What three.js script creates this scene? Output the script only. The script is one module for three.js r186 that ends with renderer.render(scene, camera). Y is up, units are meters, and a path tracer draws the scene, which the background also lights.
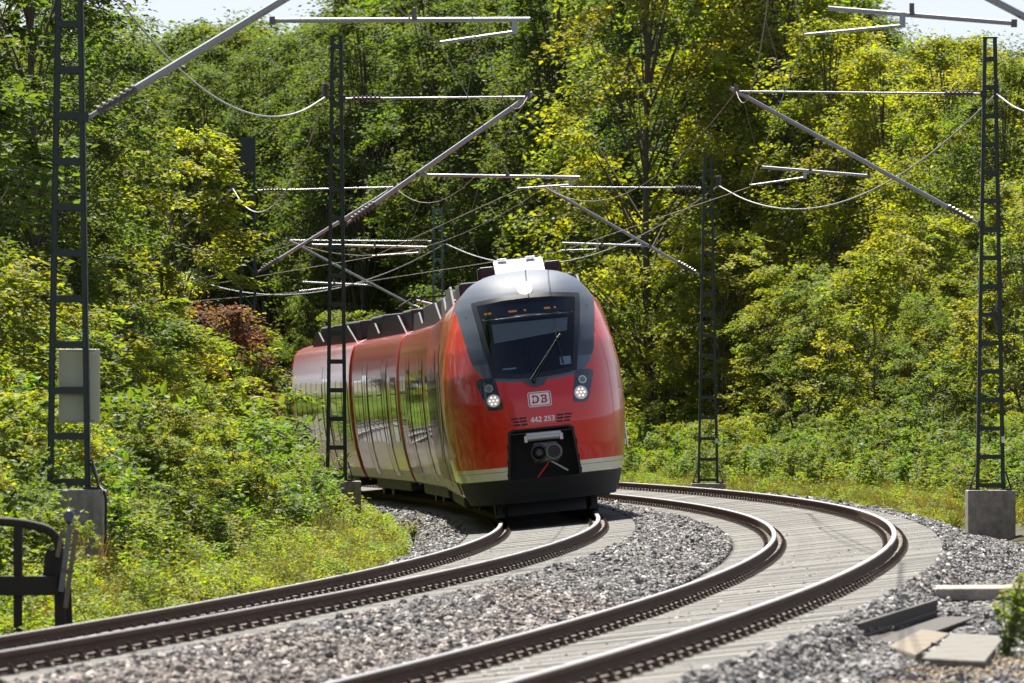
import * as THREE from 'three';
import { mergeGeometries as mergeRaw } from 'three/addons/utils/BufferGeometryUtils.js';
import { RoundedBoxGeometry } from 'three/addons/geometries/RoundedBoxGeometry.js';
import { FontLoader } from 'three/addons/loaders/FontLoader.js';

// ------------------------------------------------------------------ camera, sky, sun, exposure
const scene = new THREE.Scene();
const camera = new THREE.PerspectiveCamera(2 * Math.atan(341.5 / 7120) * 180 / Math.PI, 1024 / 683, 1, 1500);
camera.position.set(0, 1.386, 0);
camera.rotation.x = Math.atan(87.1 / 7120);
camera.focus = 112;
camera.userData.fStop = 8;
const renderer = new THREE.WebGLRenderer({ antialias: true });
renderer.setSize(1024, 683);
renderer.shadowMap.enabled = true;
renderer.toneMapping = THREE.LinearToneMapping;
renderer.toneMappingExposure = 3.2;
const SUN_DIR = new THREE.Vector3(-0.128, 0.848, -0.514).normalize();
{
  const W = 256, H = 128, d = new Float32Array(W * H * 4), v = new THREE.Vector3();
  for (let j = 0; j < H; j++) for (let i = 0; i < W; i++) {
    const el = ((j + 0.5) / H - 0.5) * Math.PI, az = ((i + 0.5) / W - 0.5) * 2 * Math.PI;
    v.set(Math.cos(el) * Math.cos(az), Math.sin(el), Math.cos(el) * Math.sin(az));
    const t = Math.pow(Math.max(0, Math.sin(el)), 0.42), c = v.dot(SUN_DIR), glow = 0.2 * Math.pow(Math.max(0, c), 14) + 0.05 * Math.pow(Math.max(0, c), 3);
    const o = (j * W + i) * 4, f = el < 0 ? 0.45 : 1;
    d[o] = f * (0.37 + (0.016 - 0.37) * t + glow); d[o + 1] = f * (0.4 + (0.034 - 0.4) * t + glow * 0.97); d[o + 2] = f * (0.43 + (0.088 - 0.43) * t + glow * 0.9); d[o + 3] = 1;
  }
  const sky = new THREE.DataTexture(d, W, H, THREE.RGBAFormat, THREE.FloatType);
  sky.mapping = THREE.EquirectangularReflectionMapping; sky.magFilter = THREE.LinearFilter; sky.needsUpdate = true;
  scene.background = sky; scene.environment = sky;
}
const sun = new THREE.DirectionalLight(new THREE.Color(1, 0.955, 0.86), 5);
sun.position.copy(SUN_DIR).multiplyScalar(300).add(new THREE.Vector3(0, 0, -130));
sun.target.position.set(0, 0, -130);
sun.castShadow = true; sun.shadow.mapSize.set(4096, 4096);
Object.assign(sun.shadow.camera, { left: -90, right: 90, top: 140, bottom: -140, near: 10, far: 700 });
sun.name = 'sun';
scene.add(sun, sun.target);

// ------------------------------------------------------------------ small helpers
function rngOf(a) { return () => { a = (a + 0x6d2b79f5) | 0; let t = Math.imul(a ^ (a >>> 15), 1 | a); t = (t + Math.imul(t ^ (t >>> 7), 61 | t)) ^ t; return ((t ^ (t >>> 14)) >>> 0) / 4294967296; }; }
const mergeGeometries = (list) => mergeRaw(list.map((g) => (g.index ? g.toNonIndexed() : g)));
const V = (x, y, z) => new THREE.Vector3(x, y, z);
const lerp = THREE.MathUtils.lerp, clamp = THREE.MathUtils.clamp, smooth = THREE.MathUtils.smoothstep;
const interp = (tab, x) => { if (x <= tab[0][0]) return tab[0][1]; for (let i = 1; i < tab.length; i++) if (x <= tab[i][0]) return lerp(tab[i - 1][1], tab[i][1], (x - tab[i - 1][0]) / (tab[i][0] - tab[i - 1][0])); return tab[tab.length - 1][1]; };
const used = {};
const numbered = (n) => { const k = used[n] = (used[n] ?? -1) + 1; return k ? `${n}_${String(k).padStart(3, '0')}` : n; };
const ORDS = 'first,second,third,fourth,fifth,sixth,seventh,eighth,ninth,tenth,eleventh,twelfth,thirteenth,fourteenth,fifteenth,sixteenth,seventeenth,eighteenth,nineteenth,twentieth'.split(',');
const TENS = ['twenty', 'thirty', 'forty', 'fifty'], ORD = Array.from({ length: 58 }, (_, i) => (i < 20 ? ORDS[i] : (i + 1) % 10 ? `${TENS[Math.floor((i + 1) / 10) - 2]}-${ORDS[(i + 1) % 10 - 1]}` : TENS[(i + 1) / 10 - 2].replace('y', 'ieth')));
function mesh(name, geometry, material, parent) {
  const m = new THREE.Mesh(geometry, material); m.name = name; m.castShadow = m.receiveShadow = true;
  if (parent) parent.add(m);
  return m;
}
function thing(name, label, category, pos, group) {
  const g = new THREE.Group(); g.name = numbered(name); g.userData = { label, category };
  if (group) g.userData.group = group;
  if (pos) g.position.copy(pos);
  scene.add(g); return g;
}
function setting(o, kind = 'structure') { o.userData.kind = kind; scene.add(o); return o; }
function hash2(x, y, s = 0) { const t = Math.sin(x * 127.1 + y * 311.7 + s * 74.7) * 43758.5453; return t - Math.floor(t); }
function vnoise(x, y, s = 0) { const i = Math.floor(x), j = Math.floor(y), f = x - i, g = y - j, a = f * f * (3 - 2 * f), b = g * g * (3 - 2 * g); return lerp(lerp(hash2(i, j, s), hash2(i + 1, j, s), a), lerp(hash2(i, j + 1, s), hash2(i + 1, j + 1, s), a), b); }
function fbm(x, y, s = 0) { return 0.5 * vnoise(x, y, s) + 0.27 * vnoise(x * 2.1, y * 2.1, s + 1) + 0.15 * vnoise(x * 4.3, y * 4.3, s + 2) + 0.08 * vnoise(x * 9, y * 9, s + 3); }
function tileNoise(u, v, n, s) { const x = u * n, y = v * n, i = Math.floor(x), j = Math.floor(y), f = x - i, g = y - j, a = f * f * (3 - 2 * f), b = g * g * (3 - 2 * g), h = (p, q) => hash2(((p % n) + n) % n, ((q % n) + n) % n, s); return lerp(lerp(h(i, j), h(i + 1, j), a), lerp(h(i, j + 1), h(i + 1, j + 1), a), b); }
function texture(size, fn, srgb = true) {
  const d = new Uint8Array(size * size * 4);
  for (let j = 0; j < size; j++) for (let i = 0; i < size; i++) { const c = fn((i + 0.5) / size, (j + 0.5) / size), o = (j * size + i) * 4; for (let k = 0; k < 3; k++) d[o + k] = clamp(Math.round((Array.isArray(c) ? c[k] : c) * 255), 0, 255); d[o + 3] = 255; }
  const t = new THREE.DataTexture(d, size, size); t.wrapS = t.wrapT = THREE.RepeatWrapping; t.magFilter = THREE.LinearFilter; if (srgb) t.colorSpace = THREE.SRGBColorSpace; t.needsUpdate = true; return t;
}
const std = (r, g, b, roughness = 0.8, metalness = 0, more = {}) => { const m = new THREE.MeshStandardMaterial({ roughness, metalness, ...more }); m.color.setRGB(r, g, b); return m; };
const phys = (r, g, b, more = {}) => { const m = new THREE.MeshPhysicalMaterial(more); m.color.setRGB(r, g, b); return m; };
const box = (w, h, d, x = 0, y = 0, z = 0) => new THREE.BoxGeometry(w, h, d).translate(x, y, z);
const rbox = (w, h, d, r, x = 0, y = 0, z = 0) => new RoundedBoxGeometry(w, h, d, 2, r).translate(x, y, z);
function bar(a, b, w, d) { // rectangular bar from a to b; w across x-ish, d in depth
  const len = a.distanceTo(b), g = new THREE.BoxGeometry(w, len, d), q = new THREE.Quaternion().setFromUnitVectors(V(0, 1, 0), b.clone().sub(a).normalize());
  return g.applyQuaternion(q).translate((a.x + b.x) / 2, (a.y + b.y) / 2, (a.z + b.z) / 2);
}
function pipe(a, b, r0, r1 = r0, seg = 10) {
  const len = a.distanceTo(b), g = new THREE.CylinderGeometry(r1, r0, len, seg, 1), q = new THREE.Quaternion().setFromUnitVectors(V(0, 1, 0), b.clone().sub(a).normalize());
  return g.applyQuaternion(q).translate((a.x + b.x) / 2, (a.y + b.y) / 2, (a.z + b.z) / 2);
}
const tube = (pts, r, seg = 40, radial = 6) => new THREE.TubeGeometry(new THREE.CatmullRomCurve3(pts), seg, r, radial);
function grid(nu, nv, fn, uvfn) { // regular grid surface
  const p = [], uv = [], idx = [];
  for (let j = 0; j <= nv; j++) for (let i = 0; i <= nu; i++) { const a = fn(i / nu, j / nv); p.push(a.x, a.y, a.z); const t = uvfn ? uvfn(a, i / nu, j / nv) : [i / nu, j / nv]; uv.push(t[0], t[1]); }
  for (let j = 0; j < nv; j++) for (let i = 0; i < nu; i++) { const a = j * (nu + 1) + i, b = a + 1, c = a + nu + 1, d = c + 1; idx.push(a, b, d, a, d, c); }
  const g = new THREE.BufferGeometry(); g.setAttribute('position', new THREE.Float32BufferAttribute(p, 3)); g.setAttribute('uv', new THREE.Float32BufferAttribute(uv, 2)); g.setIndex(idx); g.computeVertexNormals(); return g;
}

// ------------------------------------------------------------------ the line of the curve (Z = metres ahead of the photographer)
const LINE = (() => {
  const nodes = [[15, 1.2873e-3], [45, 1.2997e-3], [75, 1.6375e-3], [105, 2.0507e-3], [135, 2.1012e-3], [165, 2.1065e-3]], dz = 0.25, n = 1600, z0 = -40, th = new Float64Array(n), X = new Float64Array(n);
  for (let i = 1; i < n; i++) th[i] = th[i - 1] - interp(nodes, z0 + i * dz) * dz;
  const k = Math.round((117 - z0) / dz), t0 = th[k]; for (let i = 0; i < n; i++) th[i] += -0.0108 - t0;
  for (let i = 1; i < n; i++) X[i] = X[i - 1] + th[i] * dz;
  const x0 = X[k]; for (let i = 0; i < n; i++) X[i] += 0.5413 - x0;
  const at = (a, Z) => { const f = clamp((Z - z0) / dz, 0, n - 2), i = Math.floor(f); return lerp(a[i], a[i + 1], f - i); };
  return { x: (Z) => at(X, Z), th: (Z) => at(th, Z) };
})();
const GAP = 3.9491;
const TRACKS = [{ off: 0, y: -0.0155, tilt: Math.atan(0.151 / 1.5) }, { off: GAP, y: 0.0785, tilt: Math.atan(0.157 / 1.5) }];
// point of a track: u across (right +), v above the rail tops
function P(k, Z, u, v) {
  const T = TRACKS[k], th = LINE.th(Z), n = Math.hypot(1, th), s = T.off + u * Math.cos(T.tilt) - v * Math.sin(T.tilt);
  return V(LINE.x(Z) + s / n, T.y + u * Math.sin(T.tilt) + v * Math.cos(T.tilt), -(Z - s * th / n));
}
function frame(k, Za, Zb) { // frame on a track from Za towards Zb (local: x right, y up, -z away)
  const a = P(k, Za, 0, 0), b = P(k, Zb, 0, 0), back = b.clone().sub(a).normalize(), up0 = V(0, 1, 0), right = V(0, 0, 0).crossVectors(back, up0).normalize();
  const t = TRACKS[k].tilt, upv = V(0, 0, 0).crossVectors(right, back), r = right.clone().multiplyScalar(Math.cos(t)).addScaledVector(upv, Math.sin(t)), u = V(0, 0, 0).crossVectors(r, back);
  return new THREE.Matrix4().makeBasis(r, u, back.clone().negate()).setPosition(a);
}
const uOf = (X, Z) => X - LINE.x(Z);

// ------------------------------------------------------------------ procedural surfaces
const concreteMap = texture(512, (u, v) => { const a = tileNoise(u, v, 9, 1), b = tileNoise(u, v, 60, 2), c = tileNoise(u, v, 200, 3), s = tileNoise(u, v, 22, 4); const l = 0.66 + 0.16 * a + 0.10 * (b - 0.5) + 0.12 * (c - 0.5) - 0.08 * s; return [l, l * 0.985, l * 0.955]; });
const concreteBump = texture(256, (u, v) => 0.5 * tileNoise(u, v, 64, 5) + 0.5 * tileNoise(u, v, 128, 6), false);
const rustMap = texture(512, (u, v) => { const a = tileNoise(u, v, 12, 7), b = tileNoise(u, v, 90, 8), c = 0.6 * a + 0.4 * b; return [0.36 + 0.2 * c, 0.265 + 0.13 * c, 0.19 + 0.08 * c]; });
const stoneMap = (() => { // small broken stones seen from afar, 1.6 m a repeat
  const n = 44, pts = []; for (let j = 0; j < n; j++) for (let i = 0; i < n; i++) pts.push([(i + hash2(i, j, 11)), (j + hash2(i, j, 12)), hash2(i, j, 13)]);
  const cell = (u, v) => { const x = u * n, y = v * n, ci = Math.floor(x), cj = Math.floor(y); let d1 = 9, d2 = 9, t = 0; for (let b = -1; b <= 1; b++) for (let a = -1; a <= 1; a++) { const p = pts[((cj + b + n) % n) * n + ((ci + a + n) % n)], dx = p[0] - ((ci + a + n) % n) + ci + a - x, dy = p[1] - ((cj + b + n) % n) + cj + b - y, d = Math.hypot(dx, dy); if (d < d1) { d2 = d1; d1 = d; t = p[2]; } else if (d < d2) d2 = d; } return [d1, d2, t]; };
  const store = {}; const get = (u, v) => { const k = Math.round(u * 4096) * 8192 + Math.round(v * 4096); return store[k] ??= cell(u, v); };
  return { color: texture(512, (u, v) => { const [d1, d2, t] = get(u, v), l = 0.5 + 0.34 * (t - 0.5); return [l * 1.02, l * 0.99, l * 0.97]; }), bump: texture(512, (u, v) => { const [d1, d2] = get(u, v); return clamp((d2 - d1) * 1.8, 0, 1); }, false) };
})();
const soilMap = texture(512, (u, v) => { const a = tileNoise(u, v, 10, 21), b = tileNoise(u, v, 70, 22), c = 0.5 * a + 0.5 * b; return [0.22 + 0.16 * c, 0.21 + 0.15 * c, 0.1 + 0.1 * c]; });
const M = {
  sleeper: [0.19, 0.23, 0.27].map((l) => std(l, l * 0.97, l * 0.94, 0.9, 0, { map: concreteMap, bumpMap: concreteBump, bumpScale: 0.002 })),
  concrete: std(0.5, 0.46, 0.42, 0.92, 0, { map: concreteMap, bumpMap: concreteBump, bumpScale: 0.003 }),
  rail: std(0.27, 0.2, 0.14, 0.85, 0, { map: rustMap }),
  railTop: std(0.26, 0.27, 0.285, 0.36, 1),
  clip: std(0.075, 0.05, 0.038, 0.65, 0.4),
  bed: std(0.3, 0.29, 0.28, 0.95, 0, { map: stoneMap.color, bumpMap: stoneMap.bump, bumpScale: 0.03 }),
  stone: std(1, 1, 1, 0.88, 0, { flatShading: true }),
  soil: std(0.55, 0.54, 0.46, 1, 0, { map: soilMap }),
  mast: std(0.022, 0.035, 0.03, 0.65, 0.1),
  mastPale: std(0.1, 0.15, 0.16, 0.6, 0.2),
  galv: std(0.28, 0.29, 0.305, 0.45, 0.75),
  insul: std(0.09, 0.075, 0.075, 0.35),
  wire: std(0.2, 0.17, 0.14, 0.6, 0.5),
  cable: std(0.38, 0.39, 0.4, 0.5, 0.5),
  sign: std(0.5, 0.5, 0.37, 0.6),
  black: std(0.012, 0.012, 0.014, 0.6),
  darkSteel: std(0.02, 0.02, 0.022, 0.5, 0.4),
  bark: std(0.09, 0.075, 0.058, 1),
};

// ------------------------------------------------------------------ ground and ballast
function bankY(X, Z) {
  const u = uOf(X, Z), near = 1 - smooth(Z, 68, 84);
  const left = [[-60, 5], [-30, 2.6], [-14, 1.5], [-9, 1.0], [-6, 0.5], [-4.2, 0.05], [-3.1, -0.4], [-2.4, -0.75], [-2, -0.95]];
  const right = [[5.6, -0.95], [7, -0.72], [7.8, lerp(-0.6, -0.45, near)], [9.4, -0.05], [12, 0.45], [16, 1.1], [26, 2.2], [60, 5]];
  const h = u < 2 ? interp(left, u) : interp(right, u);
  return h + (Math.abs(u - 2) > 4.5 ? 0.16 * (fbm(X * 0.35, Z * 0.35, 31) - 0.5) : 0);
}
{
  const us = [-400, -120, -60, -40, -30, -24, -18, -14, -11.5, -9, -7.5, -6, -5, -4.2, -3.6, -3.1, -2.7, -2.4, -2, 2, 5.6, 6.3, 7, 7.4, 7.8, 8.6, 9.4, 10.6, 12, 14, 16, 20, 26, 34, 44, 60, 120, 400];
  const zs = []; for (let z = -60; z < 20; z += 10) zs.push(z); for (let z = 20; z < 300; z += 1.5) zs.push(z); for (const z of [300, 330, 380, 460, 600, 900]) zs.push(z);
  const g = grid(us.length - 1, zs.length - 1, (a, b) => { const Z = zs[Math.round(b * (zs.length - 1))], X = LINE.x(Math.min(Z, 330)) + us[Math.round(a * (us.length - 1))]; return V(X, bankY(X, Math.min(Z, 330)), -Z); }, (p) => [p.x / 3, p.z / 3]);
  setting(mesh('ground', g, M.soil));
}
const bedTab = (Z) => { const n = 1 - smooth(Z, 66, 84); return [[-2.75, -0.98], [-2.3, -0.72], [-1.72, -0.378], [-1.3, -0.328], [-1.25, -0.348], [-0.95, -0.318], [-0.55, -0.276], [-0.4, -0.226], [0.4, -0.145], [0.55, -0.166], [0.95, -0.126], [1.25, -0.097], [1.3, -0.058], [1.75, -0.058], [2.3, -0.158], [2.66, -0.22], [2.7, -0.254], [3.0, -0.226], [3.4, -0.184], [3.55, -0.132], [4.35, -0.049], [4.5, -0.068], [4.9, -0.026], [5.2, 0.008], [5.25, 0.042], [lerp(5.58, 5.42, n), lerp(0.02, 0.01, n)], [lerp(6.3, 5.6, n), lerp(-0.3, -0.115, n)], [lerp(8.0, 7.6, n), lerp(-0.6, -0.16, n)], [lerp(8.6, 8.4, n), lerp(-0.72, -1, n)], [8.9, -1]]; };
const bedY = (u, Z) => interp(bedTab(Z), u) + (fbm(u * 1.7 + 40, Z * 0.9, 41) - 0.5) * 0.05 * (u > 1.4 && u < 2.6 || u > 5.4 || u < -1.5 ? 1.6 : 0.2);
{
  const us = []; for (let u = -2.75; u <= 8.9; u += 0.15) us.push(u); us.push(8.9);
  const nz = 500, g = grid(us.length - 1, nz, (a, b) => { const Z = 18 + b * 232, u = us[Math.round(a * (us.length - 1))]; return V(LINE.x(Z) + u, bedY(u, Z), -Z); }, (p) => [p.x / 1.6, p.z / 1.6]);
  setting(mesh('ballast_bed', g, M.bed));
}

// ------------------------------------------------------------------ the two tracks
const railOutline = [[-0.0625, -0.149], [0.0625, -0.149], [0.0625, -0.14], [0.019, -0.122], [0.008, -0.104], [0.008, -0.05], [0.032, -0.036], [0.034, -0.008], [0.028, -0.001], [-0.028, -0.001], [-0.034, -0.008], [-0.032, -0.036], [-0.008, -0.05], [-0.008, -0.104], [-0.019, -0.122], [-0.0625, -0.14]];
function sweep(k, u0, outline, Za, Zb, step, closed) {
  const n = outline.length, cnt = Math.round((Zb - Za) / step), p = [], uv = [], idx = [];
  let per = 0; const pers = outline.map((q, i) => { if (i) per += Math.hypot(q[0] - outline[i - 1][0], q[1] - outline[i - 1][1]); return per; });
  const m = closed ? n + 1 : n;
  for (let j = 0; j <= cnt; j++) { const Z = Za + (Zb - Za) * j / cnt; for (let i = 0; i < m; i++) { const q = outline[i % n], w = P(k, Z, u0 + q[0], q[1]); p.push(w.x, w.y, w.z); uv.push(Z / 1.5, (i < n ? pers[i] : per + 0.15) / 1.5); } }
  for (let j = 0; j < cnt; j++) for (let i = 0; i < m - 1; i++) { const a = j * m + i, b = a + 1, c = a + m, d = c + 1; idx.push(a, b, d, a, d, c); }
  let g = new THREE.BufferGeometry(); g.setAttribute('position', new THREE.Float32BufferAttribute(p, 3)); g.setAttribute('uv', new THREE.Float32BufferAttribute(uv, 2)); g.setIndex(idx); if (!closed) g.computeVertexNormals(); return g;
}
const sleeperGeo = (() => {
  const s = new THREE.Shape(); s.moveTo(-0.235, -0.2); s.lineTo(0.235, -0.2); s.lineTo(0.235, -0.035); s.lineTo(0.205, 0); s.lineTo(-0.205, 0); s.lineTo(-0.235, -0.035); s.closePath();
  const g = new THREE.ExtrudeGeometry(s, { depth: 2.56, bevelEnabled: true, bevelSize: 0.015, bevelThickness: 0.02, bevelSegments: 1, steps: 2 }); g.translate(0, 0, -1.28); g.rotateY(Math.PI / 2); g.translate(0, -0.156, 0);
  return g;
})();
const clipGeo = (() => { // spring clip with its bolt, beside the rail foot (+x side)
  const parts = [box(0.09, 0.03, 0.15, 0.115, -0.185, 0), pipe(V(0.115, -0.185, 0), V(0.115, -0.115, 0), 0.017, 0.017, 6), pipe(V(0.115, -0.16, 0), V(0.115, -0.135, 0), 0.03, 0.03, 6)];
  for (const s of [-1, 1]) parts.push(bar(V(0.055, -0.152, 0.035 * s), V(0.115, -0.148, 0.062 * s), 0.014, 0.014), bar(V(0.115, -0.148, 0.062 * s), V(0.15, -0.17, 0.045 * s), 0.014, 0.014));
  return mergeGeometries(parts).translate(-0.008, 0.042, 0);
})();
TRACKS.forEach((T, k) => {
  const track = new THREE.Group(); track.name = numbered('railway_track');
  track.userData = { label: k ? 'empty right-hand curved track with concrete sleepers' : 'left-hand curved track under the red train' };
  setting(track);
  for (const u0 of [-0.75, 0.75]) {
    const r = mesh('rail', sweep(k, u0, railOutline, 16, 262, 0.8, true), M.rail, track);
    mesh('running_surface', sweep(k, u0, [[0.031, -0.006], [0.025, 0.0015], [0, 0.003], [-0.025, 0.0015], [-0.031, -0.006]], 16, 262, 0.8, false), M.railTop, r);
  }
  const rng = rngOf(90 + k), rest = [], clipMats = [];
  let count = 0, clips = 0;
  for (let Z = 22; Z < 198; Z += 0.6 / Math.hypot(1, LINE.th(Z)), count++) {
    const F = frame(k, Z, Z + 0.3), jit = new THREE.Matrix4().makeRotationY((rng() - 0.5) * 0.012).setPosition(0, (rng() - 0.5) * 0.006, 0), Fj = F.clone().multiply(jit);
    const p = P(k, Z, 0, 0), px = 512 + 7120 * p.x / Z, inView = Z > 25 && px > -60 - 1.4 * 7120 / Z && px < 1084 + 1.4 * 7120 / Z;
    let sl = null;
    if (inView && count < 294) { sl = mesh('sleeper', sleeperGeo, M.sleeper[Math.floor(rng() * 3)], track); sl.applyMatrix4(Fj); } else continue;
    for (const u0 of [-0.75, 0.75]) for (const s of [1, -1]) {
      const m = new THREE.Matrix4().makeTranslation(u0, 0, 0).multiply(new THREE.Matrix4().makeScale(s, 1, 1));
      if (s < 0) m.multiply(new THREE.Matrix4().makeRotationY(0));
      const local = new THREE.Matrix4().makeTranslation(u0, 0, 0).multiply(new THREE.Matrix4().makeRotationY(s > 0 ? 0 : Math.PI));
      const qx = 512 + 7120 * P(k, Z, u0, 0).x / Z;
      if (clips < 300 && Z > 27 && qx > -20 && qx < 1044) { const c = mesh('rail_clip', clipGeo, M.clip, sl); c.applyMatrix4(local); clips++; }
      else rest.push(Fj.clone().multiply(local));
    }
  }
  const im = new THREE.InstancedMesh(clipGeo, M.clip, rest.length); im.name = 'rail_clips'; rest.forEach((m, i) => im.setMatrixAt(i, m)); im.userData.kind = 'stuff'; im.castShadow = im.receiveShadow = true; track.add(im);
});

// ------------------------------------------------------------------ loose ballast stones
const DUCT = [[[2.54, 47.9], [2.6, 45.9], [3.11, 50.8], [2.98, 51.8]], [[2.63, 45.6], [2.97, 44.8], [3.47, 50.3], [3.15, 51.0]]];
const insideXZ = (poly, x, y) => { let c = false; for (let i = 0, j = poly.length - 1; i < poly.length; j = i++) { const [a, b] = poly[i], [d, e] = poly[j]; if ((b > y) !== (e > y) && x < (d - a) * (y - b) / (e - b) + a) c = !c; } return c; };
{
  const rng = rngOf(5), geos = [0, 1, 2, 3].map((k) => {
    const g = new THREE.IcosahedronGeometry(1, 0), p = g.attributes.position, r = rngOf(300 + k), mem = {};
    for (let i = 0; i < p.count; i++) { const key = [p.getX(i), p.getY(i), p.getZ(i)].map((x) => x.toFixed(3)).join(), f = mem[key] ??= [0.7 + 0.6 * r(), 0.7 + 0.6 * r(), 0.7 + 0.6 * r()]; p.setXYZ(i, p.getX(i) * f[0], p.getY(i) * f[1] * 0.75, p.getZ(i) * f[2]); }
    g.deleteAttribute('normal'); g.deleteAttribute('uv'); return g;
  });
  const lists = [[], [], [], []], e = new THREE.Euler(), q = new THREE.Quaternion(), c = new THREE.Color();
  const strips = [[-2.5, -1.3], [1.32, 2.63], [5.27, 8.7]];
  for (const [a, b] of strips) for (let Z = 26; Z < 200; Z += 0.5) {
    const dens = Z < 52 ? 520 : Z < 85 ? 430 : Z < 130 ? 300 : 150, n = dens * (b - a) * 0.5, x0 = LINE.x(Z);
    for (let i = 0; i < n; i++) {
      const u = a + (b - a) * rng(), z = Z + rng() * 0.5, X = LINE.x(z) + u, px = 512 + 7120 * X / z;
      const s0 = rng(), rr = rng(), tone = rng(), h0 = rng(), k = Math.floor(rng() * 4), e1 = rng() * 6.3, e2 = rng() * 6.3, e3 = rng() * 6.3, lift = rng();
      if (px < -120 || px > 1144) continue;
      const y = bedY(u, z); if (y < bankY(X, z) - 0.04) continue;
      if (DUCT.some((d) => insideXZ(d, X, z)) || (u > 5.46 + (z - 48.8) * 0.034 && u < 5.86 + (z - 48.8) * 0.034 && z > 48.6 && z < 55.7)) continue;
      const path = u > 5.98 && z < 47.5 && fbm(X * 3, z * 2, 78) < 0.62; // fine tan gravel in front of the duct covers
      const s = (path ? 0.45 : 1) * (0.0175 + 0.0155 * s0 + (rr > 0.93 ? 0.012 : 0)) * (Z > 130 ? 1.35 : Z > 85 ? 1.12 : 1);
      const m = new THREE.Matrix4().compose(V(X, y + s * (0.1 + 0.75 * lift), -z), q.setFromEuler(e.set(e1, e2, e3)), V(s, s, s));
      // rusty brake dust lies in patches on the older stone between the tracks
      const old = clamp((u > 1 && u < 3 ? smooth(fbm(X * 0.5 + 9, z * 0.13, 55), 0.3, 0.52) * (z < 64 ? 1 : 0.15) : 0) + (u > 5.2 && z > 58 && z < 68 && fbm(X, z * 0.6, 5) > 0.5 ? 0.9 : 0), 0, 1);
      const l = (0.065 + 0.26 * tone * tone + (tone > 0.95 ? 0.14 : 0)) * (1 + 0.1 * old);
      c.setRGB(l * (1.02 + 0.07 * old + 0.05 * h0), l * (0.985 - 0.03 * old), l * (0.97 - 0.1 * old - 0.04 * h0));
      if (path) c.setRGB(0.36 * (0.6 + 0.6 * tone), 0.28 * (0.6 + 0.6 * tone), 0.19 * (0.6 + 0.6 * tone));
      lists[k].push([m, c.clone()]);
    }
  }
  for (const [off, k0, y0] of [[0, 0, -0.215], [GAP, 1, -0.12]]) for (let i = 0; i < 2600; i++) { // strays on the sleepers
    const z = 27 + rng() * rng() * 120, w = (rng() - 0.5) * 2.5, p = P(k0, z, w, -0.156), s = 0.008 + 0.013 * rng(), l = 0.15 + 0.3 * rng();
    if (Math.abs(Math.abs(w) - 0.75) < 0.17 || fbm(z * 0.4, w * 1.5, 66 + k0) < 0.5) continue;
    lists[i % 4].push([new THREE.Matrix4().compose(V(p.x, p.y + s * 0.5, p.z), q.setFromEuler(e.set(rng() * 6, rng() * 6, rng() * 6)), V(s, s, s)), new THREE.Color(l, l * 0.96, l * 0.92)]);
  }
  lists.forEach((L, k) => { const im = new THREE.InstancedMesh(geos[k], M.stone, L.length); im.name = numbered('ballast_stones'); L.forEach(([m, col], i) => { im.setMatrixAt(i, m); im.setColorAt(i, col); }); im.userData.label = 'loose grey and rust-dusted ballast stones beside the rails'; im.castShadow = im.receiveShadow = true; setting(im, 'stuff'); });
  console.log('stones', lists.map((l) => l.length).join());
}
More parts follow.
